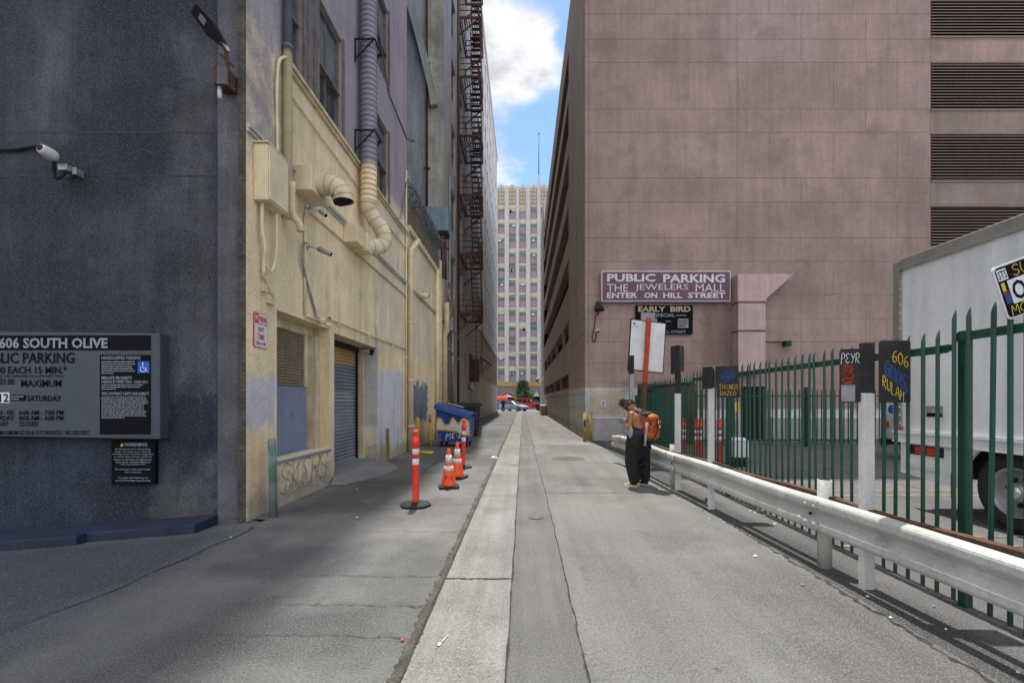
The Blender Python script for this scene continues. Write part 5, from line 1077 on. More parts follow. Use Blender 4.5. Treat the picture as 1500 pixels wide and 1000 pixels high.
def cone():
    t_ = thing('traffic_cone', 'x', 'cone', (0, 0, 0))
    k = MB().mat(mat_rubber); k.rbox(FLOOR, -.18, .18, -.18, .18, 0, .035, .04); k.build('base', parent=t_)
    k = MB().mat(mat_orange); k.lathe((0, 0, .035), [(.145, 0), (.135, .03), (.03, .655), (.026, .67), (.02, .67)], 24); k.build('body', parent=t_)
    rr = lambda z0: .135-(z0-.03)/.625*.105+.0025
    for z0, z1 in ((.27, .36), (.42, .56)): k = MB().mat(mat_refl); k.lathe((0, 0, .035), [(rr(z0)-.002, z0), (rr(z0), z0), (rr(z1), z1), (rr(z1)-.002, z1)], 24); k.build('reflective_collar', parent=t_)
    return t_
c1 = cone(); c1.location = (-1.36, 8.34, .009); c1.rotation_euler = (0, 0, .25); c1['label'] = 'nearer bright orange traffic cone with dark scribble marks on its foot'; c1['group'] = 'orange cones in the alley'
c2 = copy_tree(c1); c2.location = (-1.35, 9.36, .009); c2.rotation_euler = (0, 0, -.3); c2['label'] = 'farther, dirtier orange traffic cone beside the second red traffic post'
k = MB().mat(mat_blackbox); fr = Fr((0, -.1225, .135), (1, 0, 0), (0, .168, 1)); tagtext(k, fr, 'PIC', -.08, .08, .02, .09, .009, .003); sc = k.build('scribble', origin=(0, 0, 0)); sc.parent = c1

# ------------------------------------------------------------------ bollards, stakes, dumpster, bins
k = MB().mat(mat_bollard); k.tube([(-3.42, 6.24, -.03), (-3.44, 6.24, 1.07)], .052, 14); tag(k.build('bollard'), 'dented grey steel bollard with a green smear in front of the boarded window', 'bollard')
k = MB().mat(mat_wood); k.bar((-3.45, 11.62, -.02), (-3.46, 11.62, .88), .075, .06); tag(k.build('bollard'), 'ochre square stake by the ramp of the roller door', 'bollard')
k = MB().mat(mat_yel); k.tube([(-3.25, 14.0, -.02), (-3.25, 14.0, 1.08)], .06, 12); tag(k.build('bollard'), 'yellow round bollard by the blue paint patch, left of the pair before the dumpster', 'bollard', 'yellow bollards before the dumpster')
k = MB().mat(mat_yel); k.tube([(-3.12, 15.3, -.02), (-3.12, 15.3, .85)], .055, 12); k.mat(mat_wood).tube([(-3.12, 15.3, .851), (-3.12, 15.3, 1.12)], .05, 12); tag(k.build('bollard'), 'yellow bollard with a pale top right in front of the dumpster corner', 'bollard', 'yellow bollards before the dumpster')
k = MB().mat(mat_gyel); k.tube([(-3.2, 13.7, .04), (-3.0, 13.6, .05), (-2.85, 13.75, .04), (-2.7, 13.55, .06), (-2.75, 13.4, .04), (-2.95, 13.45, .05)], .035, 8, sub=5); tag(k.build('strap'), 'crumpled yellow strap lying on the ground by the yellow bollards', 'strap')
def dumpster(m, lidm, label, loc, rz, lid_tilt, group=None, sc=1.0, wd=1.25):
    t_ = thing('dumpster', label, 'dumpster', (0, 0, 0), group)
    fr = FRONT(-.55)
    k = MB().mat(m); w2 = wd/2
    k.loft([[(-w2+.05, -.45, .18), (w2-.05, -.45, .18), (w2-.05, .45, .18), (-w2+.05, .45, .18)], [(-w2, -.55, .9), (w2, -.55, .9), (w2, .5, .9), (-w2, .5, .9)], [(-w2, -.57, 1.36-.0*lid_tilt), (w2, -.57, 1.36-lid_tilt), (w2, .5, 1.36-lid_tilt), (-w2, .5, 1.36)]], sm=False)
    for x in (-w2-.02, w2-.03): k.box(x, x+.05, -.35, .35, .55, .68)
    k.bar((-w2-.02, -.585, 1.30), (w2+.02, -.585, 1.30-lid_tilt), .03, .05); k.build('body', parent=t_, bevel=.015)
    k = MB().mat(lidm); n_ = 10; rings = []
    for i in range(n_+1):
        s_ = i/n_; x = -w2-.06+(wd+.14)*s_; zz = 1.44-lid_tilt*s_
        rings.append([(x, -.64, zz-.15), (x, -.62, zz-.02), (x, .0, zz+.06), (x, .56, zz-.02), (x, .56, zz-.07), (x, 0, zz+.02), (x, -.58, zz-.06)])
    k.loft(rings, sm=False); k.build('lid', parent=t_)
    for x in (-w2+.15, w2-.15):
        for y in (-.35, .35): k = MB().mat(mat_rubber); k.lathe((x-.03, y, .085), [(.085, 0), (.085, .06)], 14, (1, 0, 0)); k.mat(mat_blackbox).box(x-.05, x+.05, y-.05, y+.05, .12, .179); k.build('caster', parent=t_)
    return t_
db = dumpster(mat_blue, mat_bluelid, 'blue dumpster covered in yellow and white graffiti against the left wall', 0, 0, .34, wd=1.2)
frd = Fr((0, -.5585, 0), (1, 0, 0), (0, -.0, 1)); slant = Fr((0, -.452, .18), (1, 0, 0), (0, -.1375, 1))
k = MB().mat(mat_gyel)
top = [(-.6, .62), (-.52, .80), (-.4, .74), (-.3, .58), (-.12, .60), (.0, .80), (.12, .70), (.22, .60), (.32, .74), (.45, .78), (.6, .70)]
k.stroke(slant, top, .06, .006); k.stroke(slant, [(-.6, .42), (-.2, .40), (.2, .33), (.6, .22)], .06, .006); k.stroke(slant, [(-.6, .35), (-.6, .65)], .04, .006, 0); k.stroke(slant, [(.6, .2), (.6, .7)], .06, .006, 0)
k.build('yellow_graffiti', parent=db)
k = MB().mat(mat_gwhite)
P1 = catmull([(a, b-.03, 0) for a, b in top], 4); n_ = len(P1)
vs = [slant.p(p.x, p.y, .0045) for p in P1]+[slant.p(p.x, .44-(p.x+.6)*.165, .0045) for p in P1]
k.add(vs, [(n_+i, n_+i+1, i+1, i) for i in range(n_-1)])
tagtext(k, slant, 'PTK-2', -.28, .30, .06, .25, .028, .007, .25, .02); k.stroke(slant, [(.1, .02), (.25, -.02), (.4, .1), (.45, -.02)], .025, .007); k.build('white_graffiti', parent=db)
k = MB().mat(mat_signtext); tagtext(k, slant, 'SUDY', -.58, -.42, .02, .12, .010, .007); tagtext(k, slant, 'LUP', -.58, -.44, .18, .28, .010, .007); k.build('small_graffiti', parent=db)
k = MB().mat(mat_gwhite); fl_ = Fr((0, -.645, 1.24), (1, 0, -.18), (0, .0, 1)); tagtext(k, Fr((-.1, -.42, 1.42), (1, 0, -.25), (0, .95, .13)), 'SURMS', -.15, .5, -.1, .1, .025, .03); k.build('lid_graffiti', parent=db)
db.location = (-2.34, 15.95, 0); db.rotation_euler = (0, 0, R(-4)); db.scale = (.94, 1, 1.02)
nb = dumpster(mat_blackpost, mat_blackpost, 'black scuffed dumpster behind the blue one', 0, 0, .05, wd=1.1)
nb.location = (-2.62, 20.6, 0); nb.rotation_euler = (0, 0, R(-4)); nb.scale = (1.1, 1, 1.02)
k = MB().mat(mat_white); k.ell((-.545, 2.97, .011), .013, .022, .005); k.tube([(-.537, 2.985, .011), (-.508, 3.08, .011)], .004, 6); tag(k.build('plastic_spoon'), 'white plastic spoon lying on the pale gutter strip', 'spoon')
k = MB().mat(mat_white); k.lathe((-.8, 12.4, .01), [(.09, 0), (.07, .05), (.02, .07)], 7, sm=False); k.lathe((-.72, 12.45, .01), [(.05, 0), (.03, .04), (.01, .05)], 5, sm=False); tag(k.build('paper_litter'), 'crumpled white paper on the asphalt beside the gutter strip', 'litter')
k = MB().mat(mat_orange); k.lathe((-.80, 3.02, .008), [(.012, 0), (.012, .01), (.004, .014)], 7); tag(k.build('bottle_cap'), 'tiny orange scrap in the tar seam near the camera', 'litter')
rg = random.Random(5)
for i in range(26):
    k = MB().mat(mat_white if i % 3 else mat_card); x, y = (rg.uniform(2.35, 3.3), rg.uniform(2.6, 7)) if i < 16 else (rg.uniform(-3.4, -2.2), rg.uniform(5, 11))
    s_ = rg.uniform(.012, .03); k.add([(x-s_, y, .012), (x, y-s_*.6, .014), (x+s_, y+s_*.3, .012), (x, y+s_*.7, .02)], [(0, 1, 2, 3), (3, 2, 1, 0)])
    tag(k.build('litter_scrap'), 'small flattened scrap of litter by the guardrail foot' if i < 16 else 'small flattened scrap of litter on the dark asphalt near the left wall', 'litter', 'litter scraps by the guardrail' if i < 16 else 'litter scraps near the left wall')
k = MB().mat(mat_white); k.box(5.05, 5.42, 10.9, 11.2, .22, .62); k.loft([[(5.04, 10.88, .62), (5.43, 10.88, .62), (5.43, 11.22, .62), (5.04, 11.22, .62)], [(5.12, 10.95, .7), (5.35, 10.95, .7), (5.35, 11.15, .7), (5.12, 11.15, .7)]], sm=False); k.mat(mat_blackbox).box(5.08, 5.38, 10.93, 11.17, 0, .219)
tag(k.build('white_bag', bevel=.03), 'white bulky bag on a dark crate behind the palisade fence', 'bag')
k = MB().mat(mat_gyel); k.box(7.15, 7.35, 15.44, 15.47, 1.2, 1.55); tag(k.build('fence_notice'), 'small yellow notice on the shorter green fence', 'notice')
# ------------------------------------------------------------------ the far end: street, tower, traffic
TYD = 100
tw = thing('office_tower', 'tall pale tower with purple spandrels and lacy crown closing the end of the alley', 'building', (0, TYD, 0))
piers = [-12.96, -10.6, -8.25, -5.9, -3.55, -1.2, 1.15, 3.5, 5.85, 8.2, 10.55, 12.9]
k = MB().mat(mat_towerbase); k.box(-14, 14, TYD, TYD+20, -.1, 4.7); k.mat(mat_tower).box(-14, 14, TYD+.5, TYD+20, 5.6, 44.9); k.build('body', parent=tw)
k = MB().mat(mat_yband); k.box(-14, 14, TYD-.12, TYD+.6, 4.702, 5.55); k.build('ochre_band', parent=tw)
k = MB().mat(mat_tower)
for i, x in enumerate(piers):
    wd = .72 if i % 2 else .95; h = 48.2
    k.box(x-wd/2, x+wd/2, TYD-.2, TYD+.5, 5.552, h); k.box(x-wd/5, x+wd/5, TYD-.32, TYD-.202, 5.552, h-.3); k.lathe((x, TYD+.5, h), [(wd/2, -.69), (wd/2, 0)], 16, (0, 1, 0))
k.build('pier', parent=tw)
protos = []
def win(kind):
    k = MB().mat(mat_glasst); k.rect(FRONT(TYD+.3), -.82, .82, 0, 1.85)
    fr = FRONT(TYD+.3); b = {0: 1.1, 1: .55, 2: .0, 3: 1.5}[kind]
    k.mat(mat_blind)
    if b: k.rect(fr, -.8, .8, 1.85-b, 1.84, .02)
    k.mat(mat_tower).fbox(fr, -.82, .82, .9, .97, .03, .09); k.fbox(fr, -.82, -.76, 0, 1.85, .03, .09); k.fbox(fr, .76, .82, 0, 1.85, .03, .09)
    if kind == 3: k.fbox(fr, -.03, .03, 0, 1.85, .03, .09)
    return k
rg = random.Random(11)
for c, (a, b) in enumerate(zip(piers, piers[1:])):
    if not (1 <= c <= 8): continue
    for r_ in range(12):
        kind = rg.choice([0, 0, 1, 1, 2, 3])
        src = [p for p in protos if p[0] == kind]
        loc = Vector(((a+b)/2, 0, 7.25+r_*3.24))
        if not src: o = win(kind).build('window', origin=(0, 0, 0)); o.parent = tw; protos.append((kind, o))
        else: o = src[0][1].copy(); COL.objects.link(o)
        o.location = loc-Vector((0, TYD, 0))
k = MB().mat(mat_spandrel)
for r_ in range(13):
    z0 = 5.56 if r_ == 0 else 7.25+r_*3.24-1.38; z1 = 7.24 if r_ == 0 else 7.25+r_*3.24-.01
    for a, b in zip(piers, piers[1:]):
        if r_ < 12:
            k.fbox(FRONT(TYD+.28), a+.3, b-.3, z0, z1, -.1, .02)
            for j in range(6): k.fbox(FRONT(TYD+.28), a+.55+j*.23, a+.60+j*.23, z0+.02, z1-.05, .021, .06)
k.build('spandrel', parent=tw)
k = MB().mat(mat_whitepaint)
for _ in range(34):
    c = rg.randrange(1, 9); r_ = rg.randrange(12); x = (piers[c]+piers[c+1])/2+rg.uniform(-.4, .4); z0 = 7.25+r_*3.24; k.fbox(FRONT(TYD+.3), x-.3, x+.3, z0+.03, z0+.42, .0, .45)
k.build('window_cooler', parent=tw)
k = MB().mat(mat_tracery)
for a, b in zip(piers, piers[1:]):
    m_ = (a+b)/2; k.mat(mat_tower).fbox(FRONT(TYD+.3), a+.35, b-.35, 44.9, 48.3, -.2, 0); k.lathe((m_, TYD+.5, 48.3), [(.82, -.22), (.82, 0)], 20, (0, 1, 0)); k.mat(mat_tracery)
    for j in range(4):
        for sx in (-.38, .38):
            cz = 45.35+j*.82; k.tube([(m_+sx+.34*math.cos(R(t_)), TYD+.27, cz+.36*math.sin(R(t_))) for t_ in range(0, 361, 40)], .075, 5, cap=False)
    k.bar((m_, TYD+.24, 44.9), (m_, TYD+.24, 48.9), .14); k.fbox(FRONT(TYD+.3), a+.35, b-.35, 44.75, 44.95, 0, .2)
k.build('crown_tracery', parent=tw)
k = MB().mat(mat_tower); k.loft([[(3.5-s_, TYD-.2, z_), (3.5+s_, TYD-.2, z_), (3.5+s_, TYD+.5, z_), (3.5-s_, TYD+.5, z_)] for s_, z_ in ((.45, 48.2), (.42, 48.9), (.16, 50.9))], sm=False); k.build('spire_base', parent=tw)
k = MB().mat(mat_blackbox); k.tube([(3.5, TYD+.15, 50.8), (3.5, TYD+.15, 60.1)], [.11, .06], 8); k.ell((3.5, TYD+.15, 60.2), .16, .16, .16); k.build('mast', parent=tw)
k = MB().mat(mat_void); k.poly(FRONT(TYD-.05), [(-3.3+1.5*math.cos(R(a)), 1.7+1.6*math.sin(R(a))) for a in range(0, 181, 15)]+[(-4.8, 0), (-1.8, 0)], 0, .02)
k.mat(mat_yband).stroke(FRONT(TYD-.05), [(-3.3+1.6*math.cos(R(a)), 1.7+1.7*math.sin(R(a))) for a in range(0, 181, 15)], .25, .04)
k.mat(mat_void).fbox(FRONT(TYD-.05), 1.6, 5.4, 0, 2.9, 0, .02); k.build('entrance', parent=tw)
# white building at the right end of the alley
wb = thing('speckled_white_building', 'narrow sliver of white building past the pink structure at the right end of the alley', 'building', (6, 59, 0))
k = MB().mat(mat_whitebldg); k.box(XR, 16, 54.0, 64, -.1, 25.5); k.build('wall', parent=wb)
k = MB().mat(mat_whitebldg)
for i in range(24): k.box(XR-.06, XR-.001, 54.2+.05, 63.9, 1.0+i, 1.12+i)
k.build('string_course', parent=wb)
# sidewalks of the cross street
k = MB().mat(mat_patch); k.box(-40, XL-.05, 64.3, 67, -.05, .14); k.box(XR+.4, 40, 64.3, 67, -.05, .14); k.box(-40, 40, 93, 100, -.05, .14); struct(k.build('cross_street_pavement', origin=(0, 0, 0)))
# vehicles
def wheel(parent, x, y, z, r_, w_, rimm):
    k = MB().mat(mat_rubber); k.lathe((x, y-w_/2, z), [(r_*.6, 0), (r_*.95, 0), (r_, .03), (r_, w_-.03), (r_*.95, w_), (r_*.6, w_)], 24, (0, 1, 0)); wo = k.build('wheel', parent=parent)
    k = MB().mat(rimm); k.lathe((x, y-w_/2-.005, z), [(r_*.62, 0), (r_*.5, .03), (r_*.15, .01), (0, 0)], 16, (0, 1, 0)); k.lathe((x, y+w_/2+.005, z), [(r_*.62, 0), (r_*.5, -.03), (r_*.15, -.01), (0, 0)], 16, (0, 1, 0)); k.build('rim', parent=wo)
def hull(k, prof, yb):
    # prof: list of (x, zlow, zhigh, halfwidth) along the car
    rings = []
    for x, z0, z1, hw in prof:
        zm = z0+(z1-z0)*.55
        rings.append([(x, -hw*.92, z0), (x, hw*.92, z0), (x, hw, zm), (x, hw*.93, z1), (x, -hw*.93, z1), (x, -hw, zm)])
    k.loft(rings, sm=False)
jp = thing('red_off_road_car', 'red boxy off-road car crossing the end of the alley', 'car', (0, 0, 0))
k = MB().mat(mat_carred)
hull(k, [(-2.15, .55, 1.10, .78), (-2.1, .5, 1.16, .80), (.75, .5, 1.18, .82), (.8, .55, 1.20, .72), (2.05, .6, 1.10, .62), (2.12, .62, 1.05, .58)], 0)
k.build('body', parent=jp, bevel=.04)
k = MB().mat(mat_carred); k.loft([[(-2.12, -.76, 1.165), (.72, -.76, 1.165), (.72, .76, 1.165), (-2.12, .76, 1.165)], [(-2.08, -.68, 1.80), (.36, -.68, 1.80), (.36, .68, 1.80), (-2.08, .68, 1.80)]], sm=False); k.box(-2.1, .4, -.70, .70, 1.802, 1.87); k.build('hard_top', parent=jp, bevel=.03)
k = MB().mat(mat_carglass)
for s_ in (-1, 1):
    for a, b in ((-1.95, -1.15), (-1.02, -.3), (-.2, .38)): k.add([(a, s_*.765, 1.24), (b, s_*.765, 1.24), (b-.05, s_*.705, 1.72), (a+.02, s_*.705, 1.72)], [(0, 1, 2, 3)])
k.add([(.73, -.66, 1.24), (.73, .66, 1.24), (.42, .6, 1.74), (.42, -.6, 1.74)], [(0, 1, 2, 3)]); k.build('windows', parent=jp)
k = MB().mat(mat_blackbox)
for x in (-1.4, 1.5):
    for s_ in (-1, 1): k.loft([[(x-.55, s_*.80, .70), (x-.35, s_*.80, .98), (x+.35, s_*.80, .98), (x+.6, s_*.80, .72)], [(x-.55, s_*.95, .70), (x-.35, s_*.95, .98), (x+.35, s_*.95, .98), (x+.6, s_*.95, .72)]], sm=False)
k.box(2.0, 2.3, -.78, .78, .52, .72); k.box(-2.35, -2.12, -.7, .7, .52, .7); k.build('fender_flares', parent=jp)
for s_ in (-1, 1): k = MB().mat(mat_refl); k.lathe((2.1, s_*.42, .9), [(.11, 0), (.1, .04)], 14, (1, 0, 0)); k.build('headlight', parent=jp)
k = MB().mat(mat_white); k.box(.2, .42, -.74, -.73, 1.3, 1.62); k.build('window_card', parent=jp)
for x in (-1.4, 1.5):
    for s_ in (-1, 1): wheel(jp, x, s_*.78, .40, .40, .24, mat_blackbox)
jp.location = (.95, 71.5, .0); jp.rotation_euler = (0, 0, R(-4))
sc = thing('silver_car', 'silver saloon car turning at the mouth of the alley in front of the red one', 'car', (0, 0, 0))
k = MB().mat(mat_carsil)
hull(k, [(-2.3, .38, .92, .70), (-2.2, .3, 1.0, .82), (-1.5, .28, 1.02, .88), (.9, .28, .98, .89), (1.7, .3, .86, .86), (2.2, .34, .72, .76), (2.3, .42, .62, .66)], 0); k.build('body', parent=sc, bevel=.05)
k = MB().mat(mat_carglass); k.loft([[(-1.75, -.76, .995), (1.05, -.76, .95), (1.05, .76, .95), (-1.75, .76, .995)], [(-1.0, -.58, 1.40), (.15, -.58, 1.41), (.15, .58, 1.41), (-1.0, .58, 1.40)]], sm=False); k.build('cabin_glass', parent=sc, bevel=.03)
k = MB().mat(mat_carsil); k.box(-1.05, .2, -.585, .585, 1.402, 1.45)
for s_ in (-1, 1):
    for a, b in (((1.07, s_*.765, .95), (.16, s_*.585, 1.42)), ((-.45, s_*.77, .98), (-.42, s_*.59, 1.42)), ((-1.78, s_*.765, .99), (-1.0, s_*.585, 1.41))): k.bar(a, b, .07)
k.build('roof', parent=sc, bevel=.02)
k = MB().mat(mat_blackbox); k.box(2.24, 2.315, -.5, .5, .42, .60); k.box(2.25, 2.32, -.6, .6, .3, .38); k.build('grille', parent=sc)
for s_ in (-1, 1): k = MB().mat(mat_refl); k.box(2.1, 2.27, s_*.64-.14, s_*.64+.14, .60, .70); k.build('headlight', parent=sc)
k = MB().mat(mat_refl); k.box(2.316, 2.325, -.16, .16, .45, .53); k.build('number_plate', parent=sc)
for x in (-1.4, 1.42):
    for s_ in (-1, 1): wheel(sc, x, s_*.80, .33, .33, .22, mat_galv)
sc.location = (-1.35, 67.0, .0); sc.rotation_euler = (0, 0, R(-38))
# leafy palm-like tree
tr_ = thing('street_tree', 'dense dark green conical tree on the far pavement behind the red car', 'tree', (.0, 86, 0))
k = MB().mat(mat_bark); k.tube([(0, 86, -.05), (.03, 86, 1.2), (-.02, 86, 4.6)], [.16, .13, .05], 10)
rg = random.Random(3)
for i in range(16):
    a = rg.uniform(0, 6.28); z0 = rg.uniform(1.3, 4.2); l = rg.uniform(.5, 1.2)*(5.6-z0)/3.6; k.tube([(0, 86, z0), (l*math.cos(a), 86+l*math.sin(a), z0+.25)], [.05, .02], 5)
k.build('trunk', parent=tr_)
def crown(name, m, n, seed):
    rg = random.Random(seed); k = MB().mat(m)
    cl = []
    for i in range(46):
        z0 = rg.uniform(1.1, 5.2); rm = 1.75*(1-((z0-1.1)/4.5)**1.3)+.25; a = rg.uniform(0, 6.28); rr = rm*rg.uniform(.35, 1)
        cl.append((rr*math.cos(a), 86+rr*math.sin(a), z0, rg.uniform(.25, .5)))
    for i in range(n):
        cx, cy, cz, cr = rg.choice(cl); p = Vector((cx+rg.gauss(0, cr*.55), cy+rg.gauss(0, cr*.55), cz+rg.gauss(0, cr*.45)))
        d = Vector((rg.uniform(-1, 1), rg.uniform(-1, 1), rg.uniform(-.9, .5))).normalized(); s_ = d.orthogonal().normalized()*rg.uniform(.03, .07); l = rg.uniform(.18, .42)
        k.add([p-s_*.3, p+d*l*.5+s_, p+d*l, p+d*l*.5-s_], [(0, 1, 2, 3)])
    return k.build(name, parent=tr_)
crown('crown', mat_leaf, 5200, 4); crown('light_leaves', mat_leaf2, 1200, 9)
# umbrella, awning, far person, tent, yellow guard, lamps
um = thing('umbrella', 'violet and orange parasol on the far pavement', 'umbrella', (-2.75, 80, 0))
for j, m in enumerate((mat_violet, mat_orangecanvas)):
    k = MB().mat(m)
    for i in range(8):
        if i % 2 == j or (j == 0 and i in (3, 5)):
            a0, a1 = R(45*i), R(45*(i+1)); k.add([(-2.75, 80, 2.75), (-2.75+1.15*math.cos(a0), 80+1.15*math.sin(a0), 2.15), (-2.75+1.08*math.cos((a0+a1)/2), 80+1.08*math.sin((a0+a1)/2), 2.1), (-2.75+1.15*math.cos(a1), 80+1.15*math.sin(a1), 2.15)], [(0, 1, 2, 3)])
    k.build('canopy', parent=um)
k = MB().mat(mat_galv); k.tube([(-2.75, 80, -.01), (-2.75, 80, 2.8)], .025, 6); k.build('pole', parent=um)
aw = thing('market_awning', 'low red and orange awning on the far pavement at the left', 'awning', (-3.6, 77, 0))
k = MB().mat(mat_carred); k.add([(-6.5, 76, 2.0), (-2.6, 76, 2.0), (-2.6, 78, 2.35), (-6.5, 78, 2.35)], [(0, 1, 2, 3)]); k.mat(mat_orangecanvas).add([(-6.5, 76, 1.55), (-2.6, 76, 1.55), (-2.6, 76, 1.99), (-6.5, 76, 1.99)], [(0, 1, 2, 3)]); k.build('canopy', parent=aw)
k = MB().mat(mat_galv)
for x in (-6.4, -4.4, -2.65):
    for y in (76.05, 77.9): k.tube([(x, y, 0), (x, y, 2.0)], .03, 6)
k.build('legs', parent=aw)
tn = thing('pointed_tent', 'small pale pointed tent beside the tower entrance', 'tent', (2.6, 88, 0))
k = MB().mat(mat_blind); k.loft([[(1.8, 87.2, 2.4), (3.4, 87.2, 2.4), (3.4, 88.8, 2.4), (1.8, 88.8, 2.4)], [(2.35, 87.75, 2.8), (2.85, 87.75, 2.8), (2.85, 88.25, 2.8), (2.35, 88.25, 2.8)], [(2.58, 87.98, 3.5), (2.62, 87.98, 3.5), (2.62, 88.02, 3.5), (2.58, 88.02, 3.5)]], sm=False); k.build('canopy', parent=tn)
k = MB().mat(mat_galv)
for x in (1.85, 3.35):
    for y in (87.25, 88.75): k.tube([(x, y, -.01), (x, y, 2.41)], .04, 6)
k.build('legs', parent=tn)
for i, (x, y, m, lb) in enumerate(((-1.5, 83, mat_carsil, 'grey parked car half hidden behind the tree'), (2.2, 83.5, mat_leaf, 'dark green parked car behind the red one'))):
    t_ = thing('parked_car', lb, 'car', (x, y, 0)); k = MB().mat(m); kk = MB().mat(m)
    for x0, z0, z1, hw in ((0, 0, 0, 0),): pass
    prof = [(-2.2, .35, .95, .7), (-2.0, .3, 1.05, .84), (1.2, .3, 1.0, .86), (2.0, .34, .85, .8), (2.2, .4, .65, .68)]
    rings = [[(x+px_, y-hw, z0), (x+px_, y+hw, z0), (x+px_, y+hw, z1), (x+px_, y-hw, z1)] for px_, z0, z1, hw in prof]; k.loft(rings, sm=False); k.build('body', parent=t_, bevel=.05)
    k = MB().mat(mat_carglass); k.loft([[(x-1.9, y-.74, 1.0), (x+1.1, y-.74, .98), (x+1.1, y+.74, .98), (x-1.9, y+.74, 1.0)], [(x-1.3, y-.6, 1.62), (x+.3, y-.6, 1.62), (x+.3, y+.6, 1.62), (x-1.3, y+.6, 1.62)]], sm=False); k.build('cabin_glass', parent=t_)
    k = MB().mat(m); k.box(x-1.32, x+.32, y-.61, y+.61, 1.622, 1.68); k.build('roof', parent=t_)
    for wx in (-1.35, 1.35):
        for s_ in (-1, 1):
            k = MB().mat(mat_rubber); k.lathe((x+wx, y+s_*.78-.1, .33), [(.2, 0), (.33, .02), (.33, .18), (.2, .2)], 18, (0, 1, 0)); k.build('wheel', parent=t_)
k = MB().mat(mat_yel); k.box(1.92, 2.46, 47.6, 52.5, -.02, 1.0); k.mat(mat_whitepaint).box(1.90, 2.47, 47.6, 52.5, 1.002, 1.06); tag(k.build('yellow_guard_block', bevel=.03), 'yellow painted guard block against the pink structure near the end of the alley', 'guard block')
dc = thing('dome_camera', 'white dome camera on an arm at the far end of the pink structure', 'camera', (2.1, 55, 4.0))
k = MB().mat(mat_whitepaint); k.tube([(2.5, 55, 4.15), (1.85, 55, 4.15)], .06, 8); k.lathe((1.75, 55, 3.95), [(.2, 0), (.22, .08), (.16, .3), (.04, .36)], 16); k.build('arm', parent=dc)
k = MB().mat(mat_void); k.ell((1.75, 55, 3.95), .17, .17, .17); k.build('dome', parent=dc)
k = MB().mat(mat_whitepaint); k.lathe((-3.3, 60, 3.9), [(.0, 0), (.22, .02), (.2, .1), (.05, .16)], 14); k.tube([(-3.65, 60, 4.0), (-3.3, 60, 4.02)], .04, 6); tag(k.build('wall_lamp'), 'small white dome lamp on the far left facade', 'lamp')

# ------------------------------------------------------------------ people
def figure_mesh(k, segs, ells):
    for a, b, ra, rb in segs:
        a, b = Vector(a), Vector(b); n_ = 6
        k.tube([a+(b-a)*i/n_ for i in range(n_+1)], [ra+(rb-ra)*i/n_ for i in range(n_+1)], 14); k.ell(a, ra, ra, ra, 14, 8); k.ell(b, rb, rb, rb, 14, 8)
    for c, rx, ry, rz, rot in ells: k.ell(c, rx, ry, rz, 18, 12, rot)
def bake(o):
    bpy.context.view_layer.update(); me = bpy.data.meshes.new_from_object(o.evaluated_get(bpy.context.evaluated_depsgraph_get()))
    for p in me.polygons: p.use_smooth = True
    o.modifiers.clear(); o.data = me
PXX, PYY = 2.16, 8.52
per = thing('person', 'person with bare back, baggy black trousers and curly brown hair, head bent, by the guardrail', 'person', (PXX, PYY, 0))
fw = Vector((-.66, .75, 0)).normalized(); lf = Vector((-fw.y, fw.x, 0)); upv = Vector((0, 0, 1)); C0 = Vector((PXX, PYY, 0))
def J(f, l, z): return C0+fw*f+lf*l+upv*z
basis = Matrix((fw, lf, upv)).transposed()
def RB(pitch=0, yaw=0, roll=0): return basis @ Matrix.Rotation(yaw, 3, 'Z') @ Matrix.Rotation(pitch, 3, 'Y') @ Matrix.Rotation(roll, 3, 'X')
k = MB().mat(mat_skin)
hd = J(.165, .01, 1.47); HR = RB(R(54))
segs = [(J(0, .05, .93), J(-.02, .05, 1.10), .135, .125), (J(0, -.05, .93), J(-.02, -.05, 1.10), .135, .125), (J(-.02, .06, 1.12), J(-.0, .09, 1.27), .115, .115), (J(-.02, -.06, 1.12), J(0, -.09, 1.27), .115, .115),
    (J(.01, .0, 1.2), J(.02, 0, 1.36), .13, .095), (J(.02, .0, 1.34), J(.03, .165, 1.345), .075, .062), (J(.02, .0, 1.34), J(.03, -.165, 1.345), .075, .062),
    (J(.035, 0, 1.36), J(.10, 0, 1.445), .056, .052),
    (J(.03, .185, 1.34), J(.02, .25, 1.075), .056, .042), (J(.02, .25, 1.075), J(.195, .15, 1.19), .041, .027),
    (J(.03, -.185, 1.34), J(.03, -.235, 1.08), .056, .042), (J(.03, -.235, 1.08), J(.21, -.05, 1.19), .041, .027),
    (J(0, .095, .92), J(.03, .125, .5), .09, .06), (J(0, -.095, .92), J(.0, -.135, .5), .09, .06), (J(.03, .125, .5), J(.0, .14, .09), .058, .04), (J(.0, -.135, .5), J(-.03, -.15, .09), .058, .04)]
hp = lambda a, b, c: hd+HR @ Vector((a, b, c))
ells = [(hd, .098, .078, .115, HR), (hp(.045, 0, -.065), .055, .058, .06, HR), (hp(.10, 0, -.02), .024, .016, .03, HR), (hp(.075, .035, .015), .025, .03, .012, HR), (hp(.075, -.035, .015), .025, .03, .012, HR), (hp(.085, 0, -.07), .02, .028, .012, HR), (hp(.07, 0, -.105), .03, .03, .02, HR),
    (hp(-.005, .08, -.01), .022, .012, .034, HR), (hp(-.005, -.08, -.01), .022, .012, .034, HR)]
figure_mesh(k, segs, ells)
